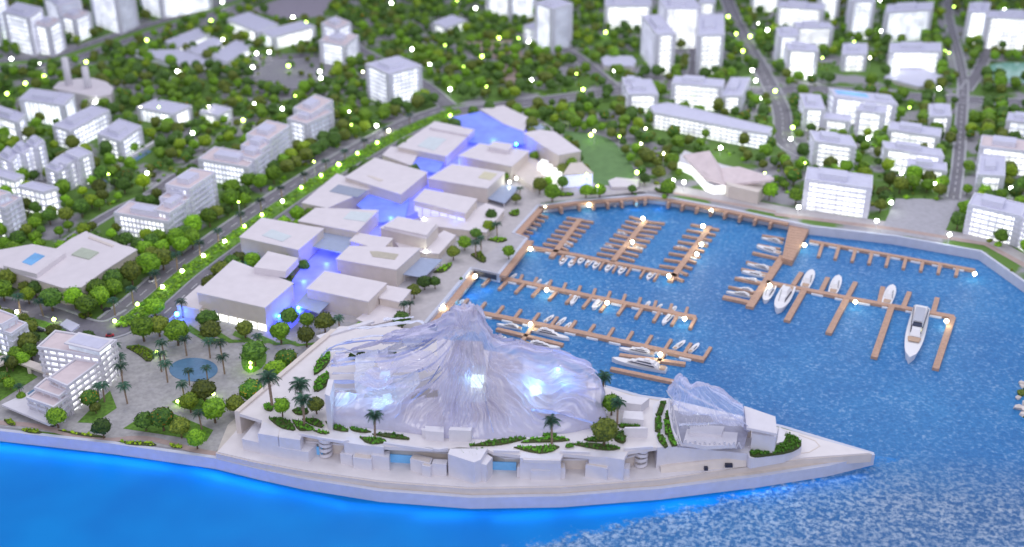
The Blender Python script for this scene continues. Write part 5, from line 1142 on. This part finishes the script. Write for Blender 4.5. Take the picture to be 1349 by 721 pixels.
for ki, k in enumerate(KORD):
    for v in range(2):
        random.seed(ki*10+v); TREEP[(k, v)] = tree_proto(k, ki*2+v)
random.seed(11)
def tree_at(loc, scale, kind, label, group, var=None):
    me, tm = TREEP[(kind, random.randrange(2) if var is None else var)]
    r_ = bpy.data.objects.new('tree', None); COL.objects.link(r_); r_.location = loc; s = scale
    r_.scale = (s*random.uniform(.93, 1.07), s*random.uniform(.93, 1.07), s*random.uniform(.9, 1.08)); r_.rotation_euler = (0, 0, random.uniform(0, 6.28))
    r_.empty_display_size = .2; tag(r_, label, 'tree', group)
    for n_, mm in (('crown', me), ('trunk', tm)):
        o = bpy.data.objects.new(n_, mm); COL.objects.link(o); o.parent = r_
    return r_
TREES = []   # world xy, radius taken
LOOK = {'green': 'mid green round tree', 'bright': 'bright green round tree', 'dark': 'dark green round tree', 'olive': 'olive brown round tree', 'orange': 'green tree with orange blossom', 'yellow': 'yellow green tree'}
def ntree(px, py, d, kind, where, group, z=LZ):
    """crown centre in the photograph, crown diameter in photograph pixels"""
    # crown centre sits 1.45*s above the base
    s = 1.0
    for _ in range(3):
        c = P(px, py, z+1.45*s); depth = c.y*cp-(c.z-CH)*sp; s = d/2/(FPX/depth)/RC
    c = P(px, py, z+1.45*s)
    TREES.append((c.x, c.y, RC*s)); return tree_at((c.x, c.y, z), s, kind, LOOK[kind]+' '+where, group)
NT = [
 (74, 549, 23, 'green', 'in front of the resort hotel at the sea'), (134, 562, 24, 'dark', 'on the seafront strip right of the hotel'), (118, 524, 24, 'orange', 'on the small lawn beside the hotel corner'), (125, 536, 14, 'olive', 'low on the small lawn beside the hotel'),
 (190, 552, 24, 'dark', 'at the left of the triangular plaza lawn'), (213, 549, 29, 'orange', 'in the middle of the triangular plaza lawn'), (237, 561, 25, 'olive', 'at the right of the triangular plaza lawn'), (258, 577, 23, 'bright', 'at the lower tip of the triangular plaza lawn'),
 (281, 537, 31, 'bright', 'under the lamp below the plaza pool'), (249, 527, 25, 'yellow', 'left of the lamp below the plaza pool'), (268, 511, 29, 'olive', 'just below the plaza pool'), (310, 531, 24, 'olive', 'beside the podium side wall'), (331, 512, 32, 'orange', 'against the podium side wall'),
 (334, 462, 31, 'dark', 'above the lamp bed right of the plaza pool'), (377, 473, 27, 'orange', 'touching the podium side wall'), (364, 486, 27, 'green', 'touching the podium side wall'),
 (232, 435, 30, 'green', 'near the blue lamp on the plaza edge'), (273, 418, 25, 'dark', 'in front of the lit gap of the mall'), (277, 434, 28, 'olive', 'in front of the lit gap of the mall'), (322, 431, 22, 'olive', 'standing alone before the front mall block'), (369, 436, 26, 'bright', 'beside the blue arcade entrance'), (381, 415, 22, 'dark', 'inside the blue arcade entrance'), (404, 420, 18, 'green', 'beside the front grey canopy'), (427, 423, 25, 'olive', 'right of the front grey canopy'), (403, 442, 23, 'olive', 'at the end of the plaza by the podium wall'),
 (187, 431, 28, 'green', 'at the corner of the boulevard and plaza'), (208, 426, 26, 'olive', 'at the corner of the boulevard and plaza'), (203, 402, 26, 'bright', 'at the corner of the boulevard and plaza'),
 (2, 379, 26, 'green', 'in front of the sawtooth hall'), (36, 387, 20, 'yellow', 'in front of the sawtooth hall'), (66, 392, 27, 'dark', 'in front of the sawtooth hall'), (97, 391, 24, 'bright', 'in front of the sawtooth hall'), (127, 377, 25, 'green', 'in front of the sawtooth hall'), (149, 366, 24, 'dark', 'in front of the sawtooth hall'), (172, 358, 26, 'olive', 'in front of the sawtooth hall'), (195, 347, 29, 'bright', 'in front of the sawtooth hall'), (213, 337, 27, 'olive', 'in front of the sawtooth hall'),
 (38, 431, 20, 'olive', 'behind the resort hotel'), (42, 444, 18, 'dark', 'behind the resort hotel'), (70, 434, 20, 'olive', 'behind the resort hotel'), (40, 462, 20, 'green', 'behind the resort hotel'), (3, 497, 18, 'orange', 'on the garden lawn at the left edge'), (12, 505, 14, 'green', 'on the garden lawn at the left edge'), (28, 523, 12, 'green', 'on the hotel terrace'),
 (597, 331, 17, 'olive', 'on the marina walk'), (612, 318, 17, 'green', 'on the marina walk'), (627, 307, 14, 'dark', 'on the marina walk'), (647, 283, 15, 'dark', 'on the marina walk'), (644, 297, 16, 'yellow', 'on the marina walk'), (711, 243, 18, 'olive', 'before the lit roof lights'), (741, 240, 15, 'dark', 'before the lit roof lights'), (680, 260, 12, 'olive', 'on the marina walk'), (559, 370, 17, 'dark', 'on the marina walk'), (545, 382, 17, 'olive', 'on the marina walk'), (573, 371, 14, 'dark', 'on the marina walk'),
 (238, 322, 22, 'bright', 'left of the boulevard'), (252, 313, 22, 'green', 'left of the boulevard'), (155, 298, 14, 'olive', 'before the dotted office front'), (192, 308, 17, 'yellow', 'before the dotted office front')]
for a in NT: ntree(*a, group='trees '+a[4])
for a in ((371, 535, 21, 'bright', 'with thin trunk on the white podium', 'podium tree'), (416, 531, 22, 'olive', 'with thin trunk on the white podium', 'podium tree'), (797, 567, 33, 'olive', 'largest on the podium, right of the mountain', 'podium tree'), (806, 530, 26, 'bright', 'between the palms right of the mountain', 'podium tree')):
    o = ntree(*a[:5], None, TZ); 
# rows along the boulevard etc
def in_any(p, r_=0):
    for n_, f in FOOT:
        if inside(p, f): return True
    return False
def near_road(p, m=.2):
    for ln, wd in ROADS:
        for a, b_ in zip(ln, ln[1:]):
            ax, ay = a; bx, by = b_; dx, dy = bx-ax, by-ay; L2 = dx*dx+dy*dy+1e-9; t = max(0, min(1, ((p[0]-ax)*dx+(p[1]-ay)*dy)/L2))
            if (p[0]-ax-t*dx)**2+(p[1]-ay-t*dy)**2 < (wd/2+m)**2: return True
    return False
PLAZ = [plaza, lawn_poly]+[PP(q) for q in ([(1160, 306), (1180, 266), (1215, 262), (1262, 265), (1250, 318)], [(345, 95), (350, 76), (410, 74), (440, 95), (400, 124), (335, 122)], [(330, 12), (380, -5), (440, -5), (425, 22), (370, 25)], [(1100, 80), (1160, 85), (1165, 115), (1100, 112)], [(960, 100), (1035, 100), (1030, 135), (975, 130)], [(1020, 195), (1045, 195), (1062, 260), (1040, 230)])]
PLAZ.append(PP([(852, 166), (905, 180), (1012, 200), (1012, 206), (930, 196), (890, 186), (855, 175)]))
PLAZ.append(PP([(283, 603), (400, 632), (620, 660), (900, 645), (1152, 600), (1060, 565), (880, 520), (782, 498), (600, 452), (548, 436), (440, 430)]))
PLAZ.append(PP([(870, 238), (905, 262), (1060, 296), (1180, 310), (1175, 296), (1130, 290), (1060, 282), (1010, 268), (925, 255), (890, 236)]))
PLAZ.append([tuple(x) for x in PP([(690, 290), (712, 268), (760, 262), (853, 254), (960, 271), (1180, 308), (1360, 366), (1370, 350), (1270, 308), (1060, 276), (1000, 264), (900, 244), (740, 246), (690, 262)])])
ptsok = lambda p: not in_any(p) and not any(inside(p, q) for q in PLAZ)
cand = []
blv = ROADS[0][0]
for off in (4.6, 6.3, -4.7, -6.4):
    s = subdiv(offset_line(blv, off), 1.9)
    for p in s: cand.append((p[0]+random.uniform(-.35, .35), p[1]+random.uniform(-.35, .35), random.uniform(.85, 1.15), 'along the boulevard'))
s = subdiv(ROADS[6][0] if len(ROADS) > 6 else blv, 2)
for off in (-3.2, -5.0, 3.4, 5.2):
    for p in subdiv(offset_line(ROADS[5][0], off), 2.0): cand.append((p[0], p[1], random.uniform(.8, 1.05), 'along the avenue at the right'))
# free growth elsewhere
rng = random.Random(5)
xs0, ys0 = -125, 90
for _ in range(15000):
    y = rng.uniform(88, 262); x = rng.uniform(-1, 1)*(y*.50+16)
    dn = noise.noise(Vector((x*.045, y*.045, 3)))
    pq = proj((x, y, LZ)); dens = .75+.9*dn
    if 150 < pq[0] < 300 and 110 < pq[1] < 260: dens -= .1
    if pq[1] < 140 and 450 < pq[0] < 820: dens = 1.2
    if pq[0] > 1010 and pq[1] > 230: dens = .8
    if rng.random() > dens: continue
    cand.append((x, y, rng.uniform(.52, 1.02)*(1.0 if pq[1] > 90 else .95), None))
cell = {}
def key(x, y): return (int(x//3), int(y//3))
for t in TREES: cell.setdefault(key(t[0], t[1]), []).append(t)
def place_phrase(px, py):
    if px < 160 and py > 330: return 'at the lower left beside the sawtooth hall'
    if px < 300 and py > 230: return 'among the left edge apartment blocks'
    if px < 300 and py > 120: return 'around the two lit pavilions'
    if px < 330: return 'near the sheds and chimneys at the upper left'
    if px < 480 and py < 130: return 'round the car park'
    if px < 560 and py < 330 and py > 130: return 'beside the pink roofed offices'
    if px < 840 and py < 130: return 'in the woods above the mall'
    if px < 860: return 'between the mall lawn and the bowed building'
    if px < 1020 and py > 150: return 'behind the wedge museum'
    if px < 1120 and py > 150: return 'among the round trees by the waterfront block'
    if px > 1230: return 'near the right edge beyond the avenue'
    return 'among the glowing city blocks at the upper right'
acc = []
for x, y, s, ph in cand:
    pq = proj((x, y, LZ+1.2))
    if not (-30 < pq[0] < 1380 and -30 < pq[1] < 740): continue
    if not ptsok((x, y)) or near_road((x, y), .38): continue
    k = key(x, y); ok = True; rr = RC*s
    for i in (-1, 0, 1):
        for j in (-1, 0, 1):
            for t in cell.get((k[0]+i, k[1]+j), ()):
                if (t[0]-x)**2+(t[1]-y)**2 < ((t[2]+rr)*.84)**2: ok = False; break
            if not ok: break
        if not ok: break
    if not ok: continue
    cell.setdefault(k, []).append((x, y, rr)); acc.append((x, y, s, ph, pq))
acc.sort(key=lambda a: a[1])
print('trees', len(acc))
wts = ['green', 'green', 'dark', 'dark', 'olive', 'bright', 'green', 'olive', 'dark', 'orange', 'green', 'dark', 'olive', 'yellow', 'bright']
nind = 300-len(TREES)
for a in acc[:nind]:
    kd = rng.choice(wts) if not (a[3]) else rng.choice(['green', 'bright', 'dark', 'olive']); ph = a[3] or place_phrase(*a[4]); tree_at((a[0], a[1], LZ), a[2], kd, LOOK[kd]+' '+ph, kd+' trees '+ph)
# the rest as one mass of small round model trees
rest = acc[nind:]
for _ in range(260):
    q = (rng.uniform(150, 470), rng.uniform(62, 215)); p = P(*q)
    if inside(p, PLAZ[4]) if False else (in_any(p) or near_road(p, .3)): continue
    if rng.random() < .5 and q[1] > 140: continue
    rest.append((p.x, p.y, rng.uniform(.3, .5), None, q))
groups = {k: [] for k in KORD}
for a in rest: groups[rng.choice(wts)].append(a)
tmpl = []
for s_ in range(3):
    bm = bmesh.new(); bmesh.ops.create_icosphere(bm, subdivisions=2, radius=1)
    v = np.array([tuple(q.co*(1+.3*noise.noise(q.co*1.7+Vector((s_*7, 1, 2)))+.28*noise.noise(q.co*4.2+Vector((s_*5, 3, 1))))) for q in bm.verts]); f = np.array([[w_.index for w_ in q.verts] for q in bm.faces]); bm.free(); tmpl.append((v, f))
VV = []; FF = []; MI = []; base = 0
for ki, kd in enumerate(KORD):
    for a in groups[kd]:
        v, f = tmpl[rng.randrange(3)]; s = a[2]*RC; th = rng.uniform(0, 6.28); c_, s2 = math.cos(th), math.sin(th)
        w_ = v*np.array([s, s, s*.92]); w_ = np.stack([w_[:, 0]*c_-w_[:, 1]*s2+a[0], w_[:, 0]*s2+w_[:, 1]*c_+a[1], w_[:, 2]+LZ+1.4*a[2]], 1)
        VV.append(w_); FF.append(f+base); MI += [ki]*len(f); base += len(v)
VV = np.concatenate(VV); FF = np.concatenate(FF)
me = bpy.data.meshes.new('distant_trees'); me.from_pydata(VV.tolist(), [], FF.tolist())
for k in KORD: me.materials.append(FOL[k])
me.polygons.foreach_set('material_index', MI); me.update(); o = bpy.data.objects.new('distant_trees', me); COL.objects.link(o)
tag(o, 'mass of small round trees filling the far city between the blocks', 'trees', kind='stuff')
# low shrubs between the trees
mb = MB(); nsh = 0
for _ in range(5200):
    y = rng.uniform(95, 250); x = rng.uniform(-1, 1)*(y*.46+8)
    if noise.noise(Vector((x*.06, y*.06, 8))) < -.1 or not ptsok((x, y)) or near_road((x, y), .1): continue
    v, f = tmpl[0]; mb.ball((x, y, LZ+.12), rng.uniform(.18, .42), 1, .9, .8, mi=rng.randrange(4), ns=3)
for t in range(0, 700):
    ln = ROADS[0][0] ; i = rng.randrange(len(ln)-1); p = Vector(ln[i]).lerp(Vector(ln[i+1]), rng.random()); mb.ball((p.x+rng.uniform(-.9, .9), p.y+rng.uniform(-.9, .9), LZ+.25), rng.uniform(.12, .28), 1, .9, .8, mi=rng.choice((0, 0, 1, 2)), ns=3)
o = mb.build('shrubs', [FOL['green'], FOL['bright'], FOL['dark'], FOL['olive']]); tag(o, 'low shrubs and ground cover between the city trees', 'shrubs', kind='stuff')

# palms
def frond_mb(L=.85):
    mb = MB(); n = 7; pts = []
    for k in range(n+1):
        t = k/n; pts.append(Vector((L*t, 0, .32*math.sin(t*2.2)-.42*t*t)))
    for k in range(n):
        a, b_ = pts[k], pts[k+1]; wa = .03
        mb.face([a+Vector((0, -.012, 0)), b_+Vector((0, -.012, 0)), b_+Vector((0, .012, 0)), a+Vector((0, .012, 0))])
        for sgn in (-1, 1):
            for q in (0, .5):
                c = a.lerp(b_, q); ll = .26*math.sin(math.pi*min(1, (k+q)/n*.85+.12)); mb.face([c, c+Vector((.05, 0, 0)), c+Vector((.12, sgn*ll, -.10-ll*.3))])
    return mb
FM = frond_mb().mesh('frond', palm_m); FMs = [frond_mb(.66).mesh('frond', palm_m), frond_mb(.58).mesh('frond', palm_m)]
def ptr():
    mb = MB(); 
    for k in range(8): mb.bar((0, 0, k*.24), (0, 0, k*.24+.25), .085, 8, .07)
    mb.ball((0, 0, 1.92), .14, 1, .2, 1.2); return mb.mesh('trunk', palmtr_m)
PT = ptr()
cj = MB()
for k in range(14):
    a = k*2.39996; tl_ = .35 if k < 7 else -.25; M = Matrix.Rotation(a, 4, 'Z')@Matrix.Rotation(-tl_, 4, 'Y'); f = frond_mb(.66)
    for fc in f.f: cj.face([tuple((M@Vector(f.v[i]))+Vector((0, 0, 1.95))) for i in fc])
CJ = cj.mesh('fronds', palm_m)
def palm(px, yb, hpx, label, group=None, z=LZ, full=False):
    c = P(px, yb, z); FOOTP.append((c.x, c.y)); depth = c.y*cp-(c.z-CH)*sp; s = hpx/(FPX/depth)/cp/2.25
    r_ = bpy.data.objects.new('palm_tree', None); COL.objects.link(r_); r_.location = c; r_.scale = (s*1.05, s*1.05, s); r_.rotation_euler = (random.uniform(-.04, .04), random.uniform(-.04, .04), random.uniform(0, 6.28)); r_.empty_display_size = .2
    tag(r_, label, 'palm', group)
    o = bpy.data.objects.new('trunk', PT); COL.objects.link(o); o.parent = r_
    if full:
        for k in range(18):
            o = bpy.data.objects.new('frond', FMs[k % 2]); COL.objects.link(o); o.parent = r_; o.location = (0, 0, 1.95); tl_ = [.6, .15, -.3][k % 3]; o.rotation_euler = (0, -tl_, k*2.39996)
    else: o = bpy.data.objects.new('fronds', CJ); COL.objects.link(o); o.parent = r_
FOOTP = []
for a in ((359, 537, 46, 'tall palm, leftmost on the podium'), (399, 544, 44, 'tall palm with thick crown, second from the left on the podium'), (401, 560, 40, 'blue green palm in front of the second podium palm'), (494, 578, 36, 'lone palm before the left part of the glass mountain'), (727, 585, 36, 'palm before the right part of the glass mountain'), (813, 560, 34, 'blue green palm behind the largest podium tree'), (793, 528, 36, 'palm at the water side behind the glass mountain')):
    palm(*a, z=TZ, full=True)
gp_ = 'palms in the plaza'
for x, yb, h in ((246, 469, 26), (277, 472, 26), (293, 474, 26), (296, 493, 26), (155, 478, 26), (161, 492, 26), (162, 506, 28), (168, 532, 28), (217, 474, 26), (213, 490, 28), (221, 504, 28), (250, 508, 22), (274, 504, 22), (244, 528, 26), (138, 530, 26), (131, 527, 22), (266, 566, 26), (342, 462, 22), (28, 526, 20), (10, 490, 20), (448, 440, 24), (533, 418, 20), (241, 419, 24)):
    palm(x, yb, h, 'slender palm '+('in the row beside the lit side of the hotel' if x < 170 and yb < 535 and x > 150 else 'in the small lawn by the hotel corner' if 120 < x < 150 else 'at the left rim of the plaza pool' if 200 < x < 230 else 'behind the plaza pool' if x < 280 and yb < 475 and x > 230 else 'at the right rim of the plaza pool' if 280 < x < 300 else 'in front of the plaza pool' if 230 < x < 280 and yb < 530 else 'on the triangular plaza lawn' if yb > 560 else 'above the lamp bed right of the pool' if 300 < x < 400 else 'on the garden lawn left of the hotel' if x < 40 else 'behind the left end of the glass mountain' if x < 500 else 'behind the glass mountain by the marina walk'), gp_)
for x, yb, h in ((27, 412, 24), (57, 417, 24), (152, 417, 24), (176, 402, 24), (207, 381, 24), (234, 357, 24), (264, 340, 22), (288, 322, 20), (318, 300, 20), (345, 282, 20), (372, 264, 18), (402, 246, 18), (430, 228, 17), (455, 214, 16), (480, 200, 16), (508, 184, 15), (540, 166, 15)):
    kp = globals().get('kp', 0)+1; palm(x, yb, h, 'dark palm on the boulevard, number %s of the line counted upward from the lower left' % 'one two three four five six seven eight nine ten eleven twelve thirteen fourteen fifteen sixteen seventeen'.split()[kp-1], 'palms along the boulevard')
for x, yb, h in ((627, 340, 22), (655, 313, 20), (634, 330, 18), (540, 415, 18), (685, 262, 15)): palm(x, yb, h, 'palm on the marina walk', 'palms on the marina walk')

# ================================================================== LAMPS
bulb = {}
def bulb_mesh(m):
    if m.name not in bulb:
        mb = MB(); mb.ball((0, 0, 0), .20, 2); bulb[m.name] = mb.mesh('bulb', m, smooth=True)
    return bulb[m.name]
pm = MB(); pm.bar((0, 0, 0), (0, 0, 1), .035, 5); POST = pm.mesh('post', white)
def lamp(px, py, kind, label, group=None, z=LZ, h=.9, s=1):
    c = P(px, py, z+h); r_ = bpy.data.objects.new('lamp', None); COL.objects.link(r_); r_.location = (c.x, c.y, z); r_.empty_display_size = .1; tag(r_, label, 'lamp', group)
    o = bpy.data.objects.new('bulb', bulb_mesh(kind)); COL.objects.link(o); o.parent = r_; o.location = (0, 0, h); o.scale = (s, s, s)
    o = bpy.data.objects.new('post', POST); COL.objects.link(o); o.parent = r_; o.scale = (1, 1, h-.1)
for x, y in ((240, 357), (268, 337), (296, 318), (322, 298), (397, 247), (423, 231), (447, 217), (471, 202), (497, 188), (214, 378), (181, 401), (151, 423), (71, 421), (22, 411), (512, 172), (593, 152), (345, 283), (372, 265)):
    lamp(x, y, lampy if (x % 2 or x == 322) else lampq, 'glowing green-white lamp in the boulevard median', 'lamps of the boulevard median', h=.5, s=.95)
L4 = lambda x, y: (220+x/5.621, y/5.621); L2 = lambda x, y: (450+x/3, y/3); L3 = lambda x, y: (900+x/3, y/3); L1 = lambda x, y: (x/3, y/3)
for q, lab in (((3.0, 1.0), ''),): pass
white_l = [L1(45, 233), L1(153, 251), L1(879, 8), L1(1158, 68), L1(881, 158), L1(1014, 211), L1(1064, 206), L1(998, 266), L1(1264, 283), L1(1268, 309), L1(1116, 430), L1(761, 526), L1(508, 473), L1(580, 685), L1(649, 461), L1(715, 286), L1(700, 282), L1(375, 405), L1(440, 630), L1(1007, 411), L2(197, 12), L2(529, 33), L2(278, 195), L2(348, 256), L2(28, 295), L2(429, 353), L2(138, 497), L2(750, 317), L2(1122, 486), L2(859, 28), L2(1080, 280), L2(740, 165), L2(735, 125), L2(1320, 550),
           L3(299, 95), L3(333, 119), L3(273, 278), L3(287, 319), L3(302, 390), L3(590, 309), L3(784, 123), L3(840, 270), L3(425, 549), L3(731, 547), L3(190, 390), L3(148, 585), L3(1254, 398), L3(1012, 350), L3(863, 684), L3(505, 298), L3(780, 2), L3(1270, 40), L3(1330, 42), L3(20, 1+20), (901, 240), (1052, 273), (1155, 291), (1174, 267), (1251, 309), (1231, 242), (1332, 248), (887, 238)]
yel_l = [L1(27, 370), L1(174, 302), L1(506, 371), L1(580, 159), L1(834, 83), L1(945, 286), L1(1140, 260), L1(918, 612), L1(413, 53+720-720), L1(340, 245), L1(100, 330), L1(1338, 650), L2(522, 157), L2(555, 223), L2(1044, 128), L2(954, 354), L2(914, 457), L2(985, 534), L2(1167, 682), L2(622, 150), L2(478, 264), L2(455, 3), L3(178, 66), L3(209, 133), L3(221, 166), L3(236, 202), L3(255, 238), L3(265, 144), L3(364, 360), L3(433, 504), L3(320, 435), L3(1031, 202), L1(961, 475), L1(1210, 90), (138, 257), (31, 328), (303, 208)]
for x, y in white_l:
    lamp(x, y, lampw, 'round white glowing lamp '+place_phrase(x, y), 'white lamps '+place_phrase(x, y), h=1.2, s=1.12)
for x, y in yel_l:
    lamp(x, y, lampy, 'round yellow-green glowing lamp '+place_phrase(x, y), 'yellow-green lamps '+place_phrase(x, y), h=1.0, s=1.2)
for x, y, lab in ((206, 464, 'green lamp in the bright bed left of the plaza pool'), (330, 484, 'green lamp in the bed right of the plaza pool'), (234, 529, 'green lamp among shrubs below the plaza pool'), (281, 519, 'green lamp under the bright tree below the plaza pool'), (330, 478, 'small green lamp just above the right bed lamp')):
    lamp(x, y, lampy, lab, h=.45, s=.8)
lamp(233, 414, lampb, 'intense blue lamp at the left corner of the mall', h=.9, s=1.2); lamp(393, 406, lampb, 'cyan blue lamp in the arcade entrance', h=.9, s=.9); lamp(318, 340, lampb, 'blue lamp at the boulevard side of the mall', h=.9, s=.8); lamp(368, 417, lampb, 'small blue lamp beside the front mall block', h=.8, s=.8); lamp(680, 190, lampb, 'square blue lamp under the large back canopy', h=2.3, s=1.0)
for x, y, lab in ((718, 274, 'lamp at the upper left corner of the basin'), (776, 270, 'lamp on the top boardwalk above the comb docks'), (937, 278, 'lamp on the top boardwalk before the wedge museum'), (847, 288, 'lamp at the head of the middle comb dock'), (833, 319, 'bright lamp in the middle of the middle comb dock'), (918, 335, 'lamp at the right side of the rightmost comb dock'), (926, 298, 'lamp at the head of the rightmost comb dock'), (881, 364, 'lamp where the rightmost comb dock meets its pier'), (699, 328, 'lamp at the left start of the comb dock pier'), (626, 364, 'lamp in the azure corner of the left quay'), (800, 399, 'brightest lamp on the upper long pier'), (902, 420, 'lamp at the right end of the upper long pier'), (720, 382, 'faint lamp under the upper long pier'), (584, 405, 'warm lamp at the left start of the lower pier'), (699, 427, 'yellow lamp where the short linking pier leaves'), (870, 467, 'lamp beside the long yacht at the lower pier'), (1060, 323, 'lamp at the foot of the plank pier'), (1014, 376, 'lamp where the yacht pier leaves the thick dock'), (1127, 398, 'lamp on the middle of the yacht pier'), (1247, 423, 'lamp at the right end of the yacht pier'), (1284, 361, 'lamp at the end of the straight stub pier'), (924, 322, 'yellow lamp inside the rightmost comb dock')):
    lamp(x, y, lampq, lab, 'lamps of the marina', z=.6, h=.5, s=1.05)
for x, y in ((559, 289), (561, 331), (680, 235), (671, 240), (621, 278), (440, 296)): lamp(x, y, lampw, 'white lamp at a mall shopfront', 'white lamps at the mall shopfronts', h=1.0, s=.8)
for k in range(70):
    q = (rng.uniform(0, 1349), rng.uniform(0, 330)); p = P(*q)
    if in_any(p) or near_road(p, .2) or any(inside(p, z_) for z_ in PLAZ): continue
    lamp(q[0], q[1], lampy if k % 3 else lampq, 'small lamp among the tree tops '+place_phrase(*q), 'small lamps among the trees '+place_phrase(*q), h=1.9, s=.62)
# cars
def car(px, py, ang, m, label):
    c = P(px, py, LZ+.06); root = thing('parked_car', label, 'car', tuple(c)); root.rotation_euler = (0, 0, ang)
    for n_, mb, mm in (('body', tapered(-.4, .4, .16, .15, .05, .2, .05), m), ('cabin', tapered(-.25, .18, .13, .12, .2, .32, .1), darkc)):
        o = bpy.data.objects.new(n_, mb.mesh(n_, mm)); COL.objects.link(o); o.parent = root
    for x in (-.25, .25):
        for y in (-.16, .16):
            mb = MB(); mb.bar((x, y-.03, .07), (x, y+.03, .07), .07, 8); o = bpy.data.objects.new('wheel', mb.mesh('wheel', darkc)); COL.objects.link(o); o.parent = root
car(145, 443, .2, redm, 'tiny red car at the junction behind the resort hotel'); car(141, 409, .7, darkc, 'tiny dark car on the boulevard near the flower bed'); car(201, 371, .8, boatw, 'tiny white car on the boulevard by the palms'); car(182, 416, .7, boatw, 'tiny white car at the end of the median'); car(53, 436, -.2, darkc, 'tiny dark car on the road behind the left block')
o = thing('gatehouse', 'flat pale square roof beside the junction', 'gatehouse', tuple(P(92, 432))); mb = MB(); mb.prism(PP([(78, 428), (88, 420), (105, 428), (94, 437)], LZ+.3), LZ, LZ+.3); mb.build('roof', rooflav, o)
